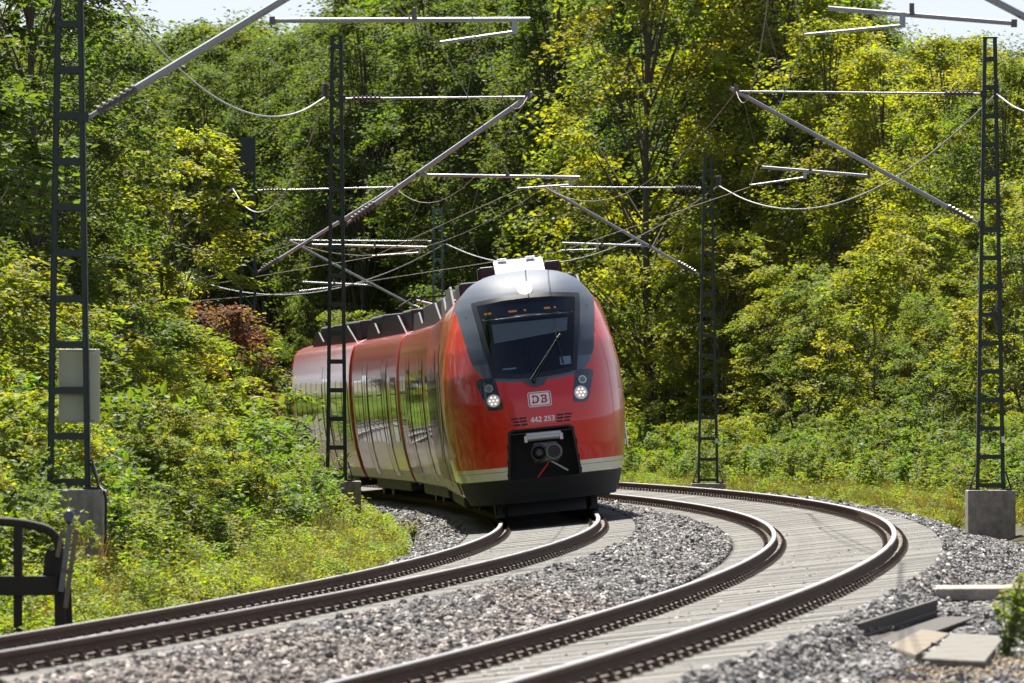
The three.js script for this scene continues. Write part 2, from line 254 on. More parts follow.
// ------------------------------------------------------------------ the train
const font = await new FontLoader().loadAsync('fonts/droid/droid_sans_bold.typeface.json');
{
  const HW = [[0.28, 1.17], [0.45, 1.25], [0.72, 1.33], [1.1, 1.405], [1.6, 1.455], [1.9, 1.46], [2.35, 1.435], [2.75, 1.365], [3.1, 1.26], [3.42, 1.135], [3.6, 1.03], [3.74, 0.91], [3.84, 0.77], [3.91, 0.6], [3.955, 0.36], [3.98, 0.001]];
  const WF = [[0.28, 0.34], [0.5, 0.24], [0.7, 0.15], [1.1, 0.04], [1.5, 0], [1.9, 0.06], [2.25, 0.2], [2.6, 0.385], [3.0, 0.62], [3.47, 0.96], [3.62, 1.12], [3.74, 1.3], [3.84, 1.55], [3.91, 1.85], [3.955, 2.15], [3.98, 2.45]];
  const HC = [[0.28, 1.2], [0.45, 1.27], [0.72, 1.36], [1.1, 1.425], [1.6, 1.46], [2.0, 1.463], [2.5, 1.445], [2.8, 1.415], [3.1, 1.36], [3.3, 1.3], [3.42, 1.24], [3.48, 1.16], [3.54, 0.98], [3.6, 0.6], [3.62, 0.001]]; // section of the carriages
  const soft = (tab, x) => (interp(tab, x - 0.05) + interp(tab, x - 0.02) + 2 * interp(tab, x) + interp(tab, x + 0.02) + interp(tab, x + 0.05)) / 6;
  const hw = (v) => (v > 3.9 ? interp(HW, v) : soft(HW, v)), wf = (v) => soft(WF, v), WEND = 2.7, NU = 2.9, MW = 2.2;
  const hc = (v) => soft(HC, v);
  const depth = (u, v) => { const a = Math.min(1, Math.abs(u) / hw(v)); return WEND - (WEND - wf(v)) * Math.pow(1 - Math.pow(a, NU), 1 / MW); };
  const S = (u, v, off = 0) => { // point on the nose skin
    const e = 0.004, w = depth(u, v), dx = (depth(u + e, v) - depth(u - e, v)) / (2 * e), dy = (depth(u, v + e) - depth(u, v - e)) / (2 * e), n = V(dx, dy, 1).normalize();
    return V(u, v, -w).addScaledVector(n, off);
  };
  const dens = (poly, step) => { const out = []; poly.forEach((a, i) => { const b = poly[(i + 1) % poly.length], n = Math.max(1, Math.ceil(Math.hypot(b[0] - a[0], b[1] - a[1]) / step)); for (let k = 0; k < n; k++) out.push([lerp(a[0], b[0], k / n), lerp(a[1], b[1], k / n)]); }); return out; };
  function patch(poly, off, t0 = 0, rings = 8, step = 0.05, where = S) { // star-shaped polygon laid on the skin; t0 > 0 leaves a ring
    const q = dens(poly, step), n = q.length, cu = poly.reduce((s, p) => s + p[0], 0) / poly.length, cv = poly.reduce((s, p) => s + p[1], 0) / poly.length;
    return grid(n, rings, (a, b) => { const p = q[Math.round(a * n) % n], t = lerp(t0, 1, b); return where(cu + (p[0] - cu) * t, cv + (p[1] - cv) * t, off); }, (p) => [p.x, p.y]);
  }
  const inside = (poly, u, v) => { let c = false; for (let i = 0, j = poly.length - 1; i < poly.length; j = i++) { const [a, b] = poly[i], [d, e] = poly[j]; if ((b > v) !== (e > v) && u < (d - a) * (v - b) / (e - b) + a) c = !c; } return c; };
  const rr = (cx, cy, w, h, r, k = 5) => { const o = []; for (const [sx, sy, a0] of [[1, 1, 0], [-1, 1, 90], [-1, -1, 180], [1, -1, 270]]) for (let i = 0; i <= k; i++) { const a = (a0 + 90 * i / k) * Math.PI / 180; o.push([cx + sx * (w / 2 - r) + r * Math.cos(a), cy + sy * (h / 2 - r) + r * Math.sin(a)]); } return o; };
  const glassPoly = [[-0.86, 3.5], [-0.4, 3.55], [0, 3.56], [0.4, 3.55], [0.86, 3.5], [0.765, 2.85], [0.665, 2.28], [0.3, 2.235], [0, 2.225], [-0.3, 2.235], [-0.665, 2.28], [-0.765, 2.85]];
  const holePoly = glassPoly.map(([a, b]) => [a * 0.93, 2.87 + (b - 2.87) * 0.93]);
  const mouthPoly = [[-0.52, 1.4], [-0.45, 1.44], [0.45, 1.44], [0.52, 1.4], [0.58, 0.74], [0.58, 0.62], [-0.58, 0.62], [-0.58, 0.74]];
  const maskHalf = [[0, 2.17], [0.37, 2.18], [0.64, 2.215], [0.8, 2.29], [0.92, 2.42], [0.99, 2.6], [1.035, 2.85], [1.08, 3.12], [1.12, 3.4], [1.5, 3.5], [1.5, 4.2]];

  // paint
  const cv = document.createElement('canvas'); cv.width = 1400; cv.height = 1960;
  const x2 = cv.getContext('2d'), K = 1400 / 3, cx = (u) => (u + 1.5) * K, cy = (v) => 1960 - v * K;
  x2.fillStyle = 'rgb(206,20,14)'; x2.fillRect(0, 0, 1400, 1960);
  x2.fillStyle = 'rgb(76,84,98)'; x2.strokeStyle = 'rgb(205,60,52)'; x2.lineWidth = 5; x2.beginPath();
  maskHalf.forEach(([a, b], i) => (i ? x2.lineTo(cx(a), cy(b)) : x2.moveTo(cx(a), cy(b)))); [...maskHalf].reverse().forEach(([a, b]) => x2.lineTo(cx(-a), cy(b))); x2.closePath(); x2.fill(); x2.stroke();
  x2.fillStyle = 'rgb(222,218,198)'; x2.fillRect(0, cy(0.86), 1400, 0.2 * K);
  x2.fillStyle = 'rgb(120,118,110)'; x2.fillRect(0, cy(0.795), 1400, 0.008 * K);
  x2.fillStyle = 'rgb(24,24,27)'; x2.fillRect(0, cy(0.665), 1400, 1960);
  { const r = rngOf(77); for (let i = 0; i < 900; i++) { const u = (r() - 0.5) * 2.6, v = 0.7 + r() * 2.7, s = 0.8 + r() * 1.9; x2.fillStyle = `rgba(${60 + 60 * r() | 0},${50 + 50 * r() | 0},${40 + 30 * r() | 0},${0.2 + 0.3 * r()})`; x2.fillRect(cx(u), cy(v), s, s); } } // squashed insects and specks
  const livery = new THREE.CanvasTexture(cv); livery.colorSpace = THREE.SRGBColorSpace;
  const coat = { roughness: 0.45, clearcoat: 0.8, clearcoatRoughness: 0.09 };
  const paintNose = new THREE.MeshPhysicalMaterial({ map: livery, ...coat });
  const grime = texture(512, (u, v) => { const a = tileNoise(u, v, 7, 61), b = tileNoise(u, v, 90, 62), l = 0.86 + 0.1 * a + 0.06 * b; return [l, l * 0.98, l * 0.96]; });
  const red = phys(0.44, 0.018, 0.016, { roughness: 0.55, clearcoat: 1, clearcoatRoughness: 0.1, map: grime }), cream = phys(0.6, 0.57, 0.48, { roughness: 0.6, clearcoat: 0.2, clearcoatRoughness: 0.25, map: grime });
  const sideGlass = phys(0.012, 0.016, 0.015, { roughness: 0.05, clearcoat: 1, clearcoatRoughness: 0.02 });
  const pane = phys(0.5, 0.56, 0.62, { roughness: 0.0, transmission: 1, thickness: 0, ior: 1.5 });
  const seal = phys(0.008, 0.008, 0.009, { roughness: 1, specularIntensity: 0.15 }), trim = std(0.012, 0.013, 0.016, 0.35), roofGrey = std(0.028, 0.034, 0.042, 0.8), white = std(0.8, 0.8, 0.8, 0.5), redMark = std(0.5, 0.012, 0.016, 0.5), chrome = std(0.6, 0.6, 0.6, 0.25, 1), midGrey = std(0.22, 0.22, 0.22, 0.55, 0.3);
  const lampOn = std(0.4, 0.35, 0.32, 0.25); lampOn.emissive.setRGB(1, 0.86, 0.76); lampOn.emissiveIntensity = 0.07;
  const bulb = std(0.8, 0.75, 0.7, 0.3); bulb.emissive.setRGB(1, 0.9, 0.82); bulb.emissiveIntensity = 0.3;
  const ledMap = (() => { const c = document.createElement('canvas'); c.width = 512; c.height = 64; const q = c.getContext('2d'); q.fillStyle = '#000'; q.fillRect(0, 0, 512, 64); q.fillStyle = '#ff9a1e'; for (const [a, w] of [[14, 16], [36, 16], [150, 44], [238, 10], [352, 34], [408, 10]]) for (let k = 0; k < w; k += 6) q.fillRect(a + k, 28 + (k % 12 ? 2 : 0), 4, 7); const t = new THREE.CanvasTexture(c); t.colorSpace = THREE.SRGBColorSpace; return t; })();
  const led = std(0.03, 0.032, 0.036, 0.5); led.emissiveMap = ledMap; led.emissive.setRGB(1, 1, 1); led.emissiveIntensity = 0.3;

  const F0 = frame(0, 116.5, 131).multiply(new THREE.Matrix4().makeTranslation(-0.065, 0, 4.5)), F0i = F0.clone().invert();
  const train = thing('regional_train', 'red electric regional train with grey windscreen surround rounding the curve', 'train');
  train.applyMatrix4(F0);
  const front = (name, g, m, parent = train) => mesh(name, g, m, parent);

  // nose skin with openings for the windscreen and the coupler
  {
    const p = [], uv = [], idx = [], idx2 = [], idx3 = [], vs = []; for (let v = 0.28; v < 3.975; v += v > 3.5 ? 0.02 : 0.025) vs.push(v); vs.push(3.975);
    const na = 120; vs.forEach((v) => { for (let i = 0; i <= na; i++) { const a = (i / na - 0.5) * Math.PI, u = hw(v) * Math.sign(a) * Math.pow(Math.abs(Math.sin(a)), 2 / NU), w = WEND - (WEND - wf(v)) * Math.pow(Math.max(0, Math.cos(a)), 2 / MW); p.push(u, v, -w); uv.push((u + 1.5) / 3, v / 4.2); } });
    for (let j = 0; j < vs.length - 1; j++) for (let i = 0; i < na; i++) { const a = j * (na + 1) + i, q = [a, a + 1, a + na + 2, a + na + 1], u = q.reduce((s, k) => s + p[k * 3], 0) / 4, v = q.reduce((s, k) => s + p[k * 3 + 1], 0) / 4; if (inside(holePoly, u, v) || inside(mouthPoly, u, v)) continue; (v < 0.665 ? idx2 : v > 2.5 && Math.abs(u) < interp(maskHalf.map(([a, b]) => [b, a]), v) ? idx3 : idx).push(q[0], q[1], q[2], q[0], q[2], q[3]); }
    const g = new THREE.BufferGeometry(); g.setAttribute('position', new THREE.Float32BufferAttribute(p, 3)); g.setAttribute('uv', new THREE.Float32BufferAttribute(uv, 2)); g.setIndex(idx); g.computeVertexNormals();
    const g2 = g.clone(); g2.setIndex(idx2); front('front_skirt', g2, std(0.012, 0.012, 0.013, 0.75));
    const g3 = g.clone(); g3.setIndex(idx3); front('windscreen_surround', g3, new THREE.MeshPhysicalMaterial({ map: livery, roughness: 0.6, specularIntensity: 0.32 }));
    front('nose', g, paintNose).userData.label = 'rounded red train front with dark grey windscreen surround and cream band';
  }
  const wind = front('windscreen', patch(glassPoly, 0.006, 0, 14), pane); wind.userData.label = 'large tinted windscreen with a pulled-down sun blind behind it';
  front('frame', patch(glassPoly, 0.011, 0.9, 2), trim, wind);
  front('display_bar', patch([[-0.72, 3.24], [0.72, 3.24], [0.715, 3.2], [-0.715, 3.2]], 0.009, 0, 3), trim, wind);
  { const g = patch([[-0.72, 3.45], [0.72, 3.45], [0.7, 3.2], [-0.7, 3.2]], -0.05, 0, 6); const a = g.attributes.position, t = []; for (let i = 0; i < a.count; i++) t.push((a.getX(i) + 0.72) / 1.44, (a.getY(i) - 3.18) / 0.26); g.setAttribute('uv', new THREE.Float32BufferAttribute(t, 2)); front('display_screen', g, led, wind).userData.label = 'destination display with small orange lit characters'; }
  front('sun_blind', patch([[-0.62, 3.17], [0.66, 3.17], [0.62, 2.96], [-0.6, 2.86]], -0.07, 0, 4), std(0.36, 0.36, 0.33, 0.8), wind);
  front('notice', patch([[0.42, 2.52], [0.6, 2.52], [0.6, 2.39], [0.42, 2.39]], -0.012, 0, 2), std(0.5, 0.6, 0.68, 0.6), wind);
  front('label_strip', patch([[-0.5, 2.42], [-0.28, 2.42], [-0.28, 2.395], [-0.5, 2.395]], -0.012, 0, 1), std(0.5, 0.55, 0.6, 0.6), wind);
  { // cab behind the glass
    const cab = std(0.05, 0.058, 0.085, 0.8), seat = std(0.02, 0.03, 0.07, 0.9);
    const g = mergeGeometries([box(2.0, 1.6, 0.05, 0, 2.7, -2.6), box(1.6, 0.05, 1.9, 0, 2.12, -1.6), box(0.05, 1.3, 1.2, -0.95, 2.65, -2.0), box(0.05, 1.3, 1.2, 0.95, 2.65, -2.0), box(1.5, 0.05, 1.0, 0, 3.62, -2.1)]);
    front('cab_interior', g, cab);
    front('driver_seat', mergeGeometries([rbox(0.52, 0.75, 0.14, 0.05, 0.05, 2.6, -2.2), rbox(0.3, 0.22, 0.1, 0.04, 0.05, 3.06, -2.2)]), seat);
  }
  // wiper
  { const q = (u, v, o = 0.05) => S(u, v, o), g = mergeGeometries([pipe(q(-0.03, 2.16, 0.0), q(-0.03, 2.16, 0.07), 0.035, 0.035, 8), pipe(q(-0.03, 2.16), q(0.4, 2.78), 0.017, 0.012, 6), pipe(q(-0.08, 2.18), q(0.38, 2.75), 0.01, 0.01, 6), pipe(q(0.4, 2.78), q(0.46, 2.84), 0.022, 0.022, 6)]); const w = front('wiper', g, M.black); front('wiper_blade', mergeGeometries([bar(q(0.4, 3.1, 0.025), q(0.4, 2.78, 0.03), 0.014, 0.02), bar(q(0.4, 2.78, 0.03), q(0.46, 2.4, 0.025), 0.014, 0.02)]), M.black, w); front('wiper_plinth', patch([[-0.25, 2.22], [0.2, 2.22], [0.12, 2.1], [0, 2.07], [-0.12, 2.1]], 0.008, 0, 3), std(0.07, 0.08, 0.1, 0.5), w); }
  // headlight clusters and the top lamp
  const disc = (u, v, r, off, n = 20) => patch(Array.from({ length: n }, (_, i) => [u + r * Math.cos(i / n * 2 * Math.PI), v + r * Math.sin(i / n * 2 * Math.PI)]), off, 0, 3, 1);
  const ring = (u, v, r, off, t0) => patch(Array.from({ length: 20 }, (_, i) => [u + r * Math.cos(i / 10 * Math.PI), v + r * Math.sin(i / 10 * Math.PI)]), off, t0, 2, 1);
  for (const s of [-1, 1]) {
    const round = []; const base = [[0.635, 2.25], [0.68, 2.28], [0.88, 2.28], [0.925, 2.25], [0.92, 2.18], [0.8, 1.81], [0.76, 1.77], [0.59, 1.77], [0.555, 1.8], [0.56, 1.86]]; base.forEach(([a, b]) => round.push([a * s, b]));
    const h = front('headlight', patch(round, 0.006, 0, 5), phys(0.02, 0.026, 0.05, { roughness: 0.15, clearcoat: 1, clearcoatRoughness: 0.03 }));
    h.userData.label = s < 0 ? 'headlight cluster nearer the carriages' : 'headlight cluster on the outer side of the curve';
    front('lamp_rim', ring(0.735 * s, 2.12, 0.066, 0.012, 0.7), chrome, h); front('lamp_lens', disc(0.735 * s, 2.12, 0.046, 0.012), midGrey, h);
    front('lamp_rim', ring(0.685 * s, 1.92, 0.108, 0.012, 0.86), chrome, h); front('lamp_lens', disc(0.685 * s, 1.92, 0.093, 0.014), lampOn, h);
    for (let i = 0; i < 7; i++) front('bulb', disc(0.685 * s + (i ? 0.056 * Math.cos(i * 1.047) : 0), 1.92 + (i ? 0.056 * Math.sin(i * 1.047) : 0), 0.019, 0.018, 8), bulb, h);
    const L = new THREE.SpotLight(0xffe6cc, 30, 0, 0.5, 0.6); L.name = 'headlight_beam'; L.position.copy(S(0.685 * s, 1.92, 0.04)); L.target.position.copy(S(0.685 * s, 1.5, 12)); L.shadow.radius = 4; L.castShadow = true; train.add(L, L.target);
  }
  { const t = front('top_lamp', disc(0, 3.645, 0.1, 0.012), std(0.5, 0.48, 0.47, 0.35)); front('lamp_rim', ring(0, 3.645, 0.12, 0.01, 0.8), midGrey, t); }
  // emblem and number
  const onSkin = (text, size, u, v, off, sx = 1) => { const g = new THREE.ShapeGeometry(font.generateShapes(text, size), 4); g.computeBoundingBox(); const b = g.boundingBox, p = g.attributes.position; for (let i = 0; i < p.count; i++) { const q = S(u + (p.getX(i) - (b.min.x + b.max.x) / 2) * sx, v + p.getY(i) - (b.min.y + b.max.y) / 2, off); p.setXYZ(i, q.x, q.y, q.z); } g.computeVertexNormals(); return g; };
  { const e = front('emblem', patch(rr(0.03, 1.88, 0.37, 0.235, 0.035), 0.004, 0, 4), white); e.userData.label = 'white rectangular railway emblem with red letters'; front('emblem_border', patch(rr(0.03, 1.88, 0.345, 0.21, 0.028), 0.006, 0.9, 1), redMark, e); front('emblem_letters', onSkin('DB', 0.128, 0.03, 1.88, 0.0065, 1.12), redMark, e); }
  front('vehicle_number', onSkin('442 253', 0.082, 0.045, 1.565, 0.004, 0.95), white);
  for (const s of [-1, 1]) for (let k = 0; k < 3; k++) { const u = (0.36 - k * 0.012) * s + 0.03, v = 1.605 - k * 0.05, w = k === 0 ? 0.13 : 0.12; for (const d of [-0.5, 0.5]) front('vent_slot', patch([[u + d * w - w * 0.42, v - 0.014], [u + d * w + w * 0.42, v - 0.014], [u + d * w + w * 0.42, v + 0.014], [u + d * w - w * 0.42, v + 0.014]], 0.0035, 0, 1, 1), M.black); }
  // coupler and its recess
  { const r = front('coupler_recess', mergeGeometries([box(1.3, 1.0, 0.04, 0, 1.0, -0.95), box(0.04, 0.95, 0.55, -0.6, 1.02, -0.7), box(0.04, 0.95, 0.55, 0.6, 1.02, -0.7), box(1.24, 0.04, 0.6, 0, 1.47, -0.68), box(1.24, 0.04, 0.6, 0, 0.58, -0.7)]), M.black); front('lip', patch(mouthPoly, 0.006, 0.93, 2), M.black, r); }
  {
    const c = front('coupler', mergeGeometries([rbox(0.4, 0.32, 0.22, 0.05, 0.04, 1.04, -0.02), rbox(0.2, 0.2, 0.6, 0.04, 0.04, 1.04, -0.4)]), std(0.13, 0.125, 0.115, 0.5, 0.6)); c.userData.label = 'automatic coupler head with cone and cup';
    front('coupling_cone', mergeGeometries([new THREE.CylinderGeometry(0.045, 0.1, 0.16, 16).rotateX(Math.PI / 2).translate(-0.07, 1.04, 0.16), new THREE.TorusGeometry(0.115, 0.025, 8, 20).translate(-0.07, 1.04, 0.095)]), std(0.05, 0.05, 0.055, 0.35, 0.8), c);
    front('coupling_cup', mergeGeometries([new THREE.CylinderGeometry(0.1, 0.1, 0.02, 20).rotateX(Math.PI / 2).translate(0.165, 1.04, 0.096)]), M.black, c);
    front('cup_rim', new THREE.TorusGeometry(0.115, 0.022, 8, 20).translate(0.165, 1.04, 0.1), std(0.16, 0.15, 0.14, 0.45, 0.7), c);
    front('electric_head', mergeGeometries([new THREE.CylinderGeometry(0.06, 0.06, 0.5, 14).rotateZ(Math.PI / 2).translate(0.03, 1.29, 0.0), rbox(0.56, 0.06, 0.2, 0.02, 0.03, 1.335, -0.05), box(0.05, 0.1, 0.1, -0.25, 1.27, 0), box(0.05, 0.1, 0.1, 0.31, 1.27, 0)]), std(0.42, 0.43, 0.44, 0.35, 0.6), c);
    front('release_handle', pipe(V(0.07, 0.88, 0.06), V(-0.12, 0.66, 0.02), 0.013), redMark, c); front('release_handle', pipe(V(0.1, 0.9, 0.06), V(0.36, 0.72, 0.02), 0.016), std(0.35, 0.35, 0.36, 0.4, 0.5), c);
    front('front_handle', mergeGeometries([pipe(V(-0.5, 1.36, -0.02), V(0.5, 1.36, -0.02), 0.012)]), M.black, c);
  }
  // plough under the nose
  front('snow_plough', grid(16, 6, (a, b) => { const u = (a - 0.5) * 1.24; return V(u, 0.45 - b * 0.37, -(0.75 + 0.3 * u * u - 0.15 * b)); }), M.black);
  for (const s of [-1, 1]) front('rail_guard', mergeGeometries([bar(V(0.74 * s, 0.62, -1.1), V(0.75 * s, 0.07, -0.95), 0.09, 0.05), box(0.14, 0.05, 0.2, 0.75 * s, 0.09, -0.98)]), M.black);
  // roof kit of the front
  front('air_intake', mergeGeometries([rbox(0.8, 0.06, 0.95, 0.02).rotateX(0.24).translate(0, 4.04, -3.05), rbox(0.16, 0.05, 0.5, 0.02, -0.26, 4.18, -3.5), rbox(0.16, 0.05, 0.5, 0.02, 0.2, 4.18, -3.5)]), white).userData.label = 'white roof box behind the windscreen surround';
  for (const s of [-1, 1]) front('roof_shroud', mergeGeometries([rbox(0.24, 0.2, 0.9, 0.03, 0.53 * s, 3.99, -3.4), rbox(0.04, 0.26, 0.5, 0.02, 0.66 * s, 3.94, -3.3)]), M.black);

  // carriages
  const prof = []; for (let i = 0; i <= 60; i++) { const f = Math.pow(i / 60, 0.92), v = 0.42 + (3.615 - 0.42) * f, vn = 0.42 + (3.97 - 0.42) * f; prof.push([interp(HC, v) * 0.5 + hc(v) * 0.5, v, hw(vn), vn]); }
  const full = [...prof, ...[...prof].reverse().map(([a, b, c, d]) => [-a, b, -c, d])];
  const shell = (w0, w1, ends) => { // ends: how far the last centimetres draw in
    const ws = ends[0] ? [w0, w0 + 0.05, w0 + 0.12, w1 - 0.12, w1 - 0.05, w1] : [2.66, 3.0, 3.4, 3.8, 4.2, w1 - 0.12, w1 - 0.05, w1], sc = ends[0] ? [0.965, 0.988, 1, 1, 0.988, 0.965] : [1, 1, 1, 1, 1, 1, 0.988, 0.965], bl = ends[0] ? [] : [1, 0.9, 0.55, 0.15, 0], mid = 2.0;
    return grid(full.length, ws.length - 1, (a, b) => { const q = full[Math.round(a * full.length) % full.length], k = Math.round(b * (ws.length - 1)); const f = bl[k] ?? 0; return V(lerp(q[0], q[2], f) * sc[k], mid + (lerp(q[1], q[3], f) - mid) * sc[k], -ws[k]); }, (p) => [p.z / 2.5, p.y / 2.5]);
  };
  const sideSheet = (s, w0, w1, v0, v1, off, nv = 8) => grid(1, nv, (a, b) => { const v = lerp(v0, v1, b), h = hc(v), dh = (hc(v + 0.01) - hc(v - 0.01)) / 0.02, n = Math.hypot(1, dh); return V(s * (h + off / n), v - off * dh / n, -lerp(w0, w1, a)); }, (p) => [p.z / 2.5, p.y / 2.5]);
  const bogieGeo = mergeGeometries([box(2.1, 0.22, 3.2, 0, 0.62, 0), box(0.16, 0.3, 3.5, -1.0, 0.55, 0), box(0.16, 0.3, 3.5, 1.0, 0.55, 0), box(0.3, 0.26, 0.5, -1.05, 0.5, 0), box(0.3, 0.26, 0.5, 1.05, 0.5, 0)]);
  const wheelGeo = new THREE.LatheGeometry([[0, -0.06], [0.1, -0.07], [0.3, -0.03], [0.36, -0.07], [0.41, -0.07], [0.415, 0.05], [0.44, 0.06], [0.44, 0.075], [0.3, 0.05], [0, 0.06]].map(([a, b]) => new THREE.Vector2(a, b)), 28).rotateZ(Math.PI / 2);
  function bogie(Fm) {
    const b = mesh('bogie', bogieGeo, M.darkSteel, train); b.applyMatrix4(F0i.clone().multiply(Fm));
    for (const s of [-1, 1]) for (const w of [-1.25, 1.25]) { const q = mesh('wheel', wheelGeo, std(0.08, 0.07, 0.065, 0.5, 0.6), b); q.position.set(0.75 * s, 0.42, w); if (s > 0) q.rotation.y = Math.PI; }
  }
  const cars = [[116.5, 131, F0, 3.4, 18.8], [131, 146, frame(0, 131, 146), 0.3, 14.7], [146, 161, frame(0, 146, 161), 0.3, 14.7], [161, 176, frame(0, 161, 176), 0.3, 15.2]];
  bogie(frame(0, 116.0, 117.5)); for (const z of [131, 146, 161, 174]) bogie(frame(0, z, z + 1));
  const rw = rngOf(12);
  cars.forEach(([za, zb, F, w0, w1], k) => {
    const put = (m) => (k ? (m.applyMatrix4(F0i.clone().multiply(F)), m) : m);
    const body = put(mesh('carriage_body', shell(w0, w1, [k > 0, true]), red, train));
    body.userData.label = ['leading red carriage side', 'second red carriage', 'third red carriage', 'rear red carriage'][k];
    for (const s of [-1, 1]) mesh('sill_band', sideSheet(s, w0 + 0.1, w1 - 0.12, 0.45, 0.66, 0.004, 3), cream, body);
    for (const w of [w0 + 0.02, w1 - 0.02]) if (w > 3.5 || k) for (const s of [-1, 1]) mesh('end_rim', sideSheet(s, w - 0.05, w + 0.05, 0.5, 3.4, 0.012, 14), redMark, body);
    if (k < 3) mesh('gangway_bellows', shell(w1 - 0.05, w1 + 0.75, [true]).scale(0.93, 0.955, 1).translate(0, 0.08, 0), trim, body);
    mesh('underframe', mergeGeometries([rbox(2.44, 0.5, w1 - w0 - 4.2, 0.05, 0, 0.46, -(w0 + w1) / 2), rbox(2.3, 0.3, w1 - w0 - 1, 0.05, 0, 0.62, -(w0 + w1) / 2)]), M.black, body);
    // doors and windows on both sides
    const doorAt = k === 0 ? [9.3] : k === 3 ? [6.2] : [4.2, 10.2];
    for (const s of [-1, 1]) {
      for (const d of doorAt) {
        const door = put(mesh('door', sideSheet(s, d - 0.66, d + 0.66, 0.55, 2.9, 0.008, 16), red, train));
        for (const o of [-0.36, 0.36]) mesh('door_window', sideSheet(s, d + o - 0.23, d + o + 0.23, 1.25, 2.72, 0.013, 8), sideGlass, door);
        for (const o of [-0.69, 0, 0.69]) mesh('door_seal', sideSheet(s, d + o - (o ? 0.035 : 0.018), d + o + (o ? 0.035 : 0.018), 0.52, o ? 3.0 : 2.9, 0.016, 16), seal, door);
      }
      if (k === 0) { const cd = mesh('cab_door', sideSheet(s, 4.25, 4.9, 0.6, 2.95, 0.008, 14), red, train); mesh('cab_window', sideSheet(s, 4.33, 4.82, 1.5, 2.8, 0.013, 6), sideGlass, cd); for (const w of [4.17, 4.98]) mesh('handrail', pipe(V(s * 1.5, 1.0, -w), V(s * 1.46, 2.5, -w), 0.018), chrome, cd); }
      for (let w = (k === 0 ? 5.2 : w0 + 0.6); w + 1.3 < w1 - 0.3;) {
        const near = doorAt.find((d) => w < d + 0.95 && w + 1.35 > d - 0.95);
        if (near !== undefined) { w = near + 0.95; continue; }
        const win = put(mesh('window', sideSheet(s, w, w + 1.28, 1.28, 2.62, 0.01, 8), sideGlass, train));
        mesh('post', sideSheet(s, w + 1.28, w + 1.36, 1.26, 2.66, 0.013, 6), seal, win);
        if (rw() < 0.6) mesh('vent_flap', sideSheet(s, w + 0.02, w + 1.26, 2.25, 2.28, 0.014, 1), trim, win);
        w += 1.36;
      }
    }
    // roof equipment behind raised side panels
    const a = k === 0 ? 4.6 : w0 + 0.7, b = k === 3 ? 12.5 : w1 - 1.0;
    for (const s of [-1, 1]) {
      const sh = new THREE.Shape(); const hi = 3.9; sh.moveTo(a, 3.44); sh.lineTo(a + 2.2, hi); sh.lineTo(a + 6.2, hi); sh.lineTo(a + 7.2, 3.62); sh.lineTo(a + 8.4, 3.6); sh.lineTo(a + 9.4, 3.84); sh.lineTo(b - 1.4, 3.84); sh.lineTo(b, 3.44); sh.closePath();
      const g = new THREE.ExtrudeGeometry(sh, { depth: 0.035, bevelEnabled: false }).rotateY(Math.PI / 2).translate(s * 1.06 - 0.025, 0, 0);
      put(mesh('roof_side_panel', g, roofGrey, train));
    }
    const boxes = k === 0 ? [[5.6, 3.6, 1.9, 0.36], [11.2, 3.0, 1.8, 0.4], [15, 2.4, 1.8, 0.42]] : k === 2 ? [[1.2, 2.4, 1.9, 0.42], [9.6, 3.6, 1.9, 0.44]] : [[1.4, 3.8, 1.9, 0.42], [8, 3.2, 1.9, 0.4]];
    for (const [w, l, wd, h] of boxes) { const q = put(mesh('roof_unit', rbox(wd, h, l, 0.05, 0, 3.56 + h / 2, -(w + l / 2)), roofGrey, train)); for (let i = 0; i < 3; i++) mesh('fan_grille', new THREE.CylinderGeometry(0.3, 0.3, 0.05, 18).translate(0, 3.56 + h + 0.025, -(w + l * (0.2 + 0.3 * i))), midGrey, q); }
    for (let i = 0; i < 7; i++) put(mesh('roof_insulator', new THREE.LatheGeometry([[0, 0], [0.06, 0], [0.1, 0.05], [0.06, 0.07], [0.1, 0.12], [0.06, 0.14], [0.09, 0.19], [0.04, 0.22], [0, 0.22]].map(([p, q]) => new THREE.Vector2(p, q)), 12).translate(-0.35 - rw() * 0.6, 3.54, -(a + 6.4 + rw() * 3)), midGrey, train));
    if (k === 2) { // folded pantograph
      const g = put(mesh('pantograph', mergeGeometries([box(1.2, 0.05, 0.06, 0, 3.72, -4.2), box(1.2, 0.05, 0.06, 0, 3.72, -6.2), box(0.06, 0.05, 2.0, -0.55, 3.72, -5.2), box(0.06, 0.05, 2.0, 0.55, 3.72, -5.2), pipe(V(0, 3.75, -6.1), V(0, 4.0, -4.4), 0.045), pipe(V(-0.03, 4.0, -4.4), V(-0.45, 4.2, -5.9), 0.025), pipe(V(0.03, 4.0, -4.4), V(0.45, 4.2, -5.9), 0.025)]), midGrey, train)); g.userData.label = 'folded pantograph on the third carriage';
      mesh('contact_head', mergeGeometries([box(1.1, 0.04, 0.05, 0, 4.24, -5.65), box(1.1, 0.04, 0.05, 0, 4.24, -5.95), pipe(V(-0.55, 4.24, -5.8), V(-0.85, 4.1, -5.8), 0.02), pipe(V(0.55, 4.24, -5.8), V(0.85, 4.1, -5.8), 0.02)]), M.darkSteel, g);
    }
  });
}
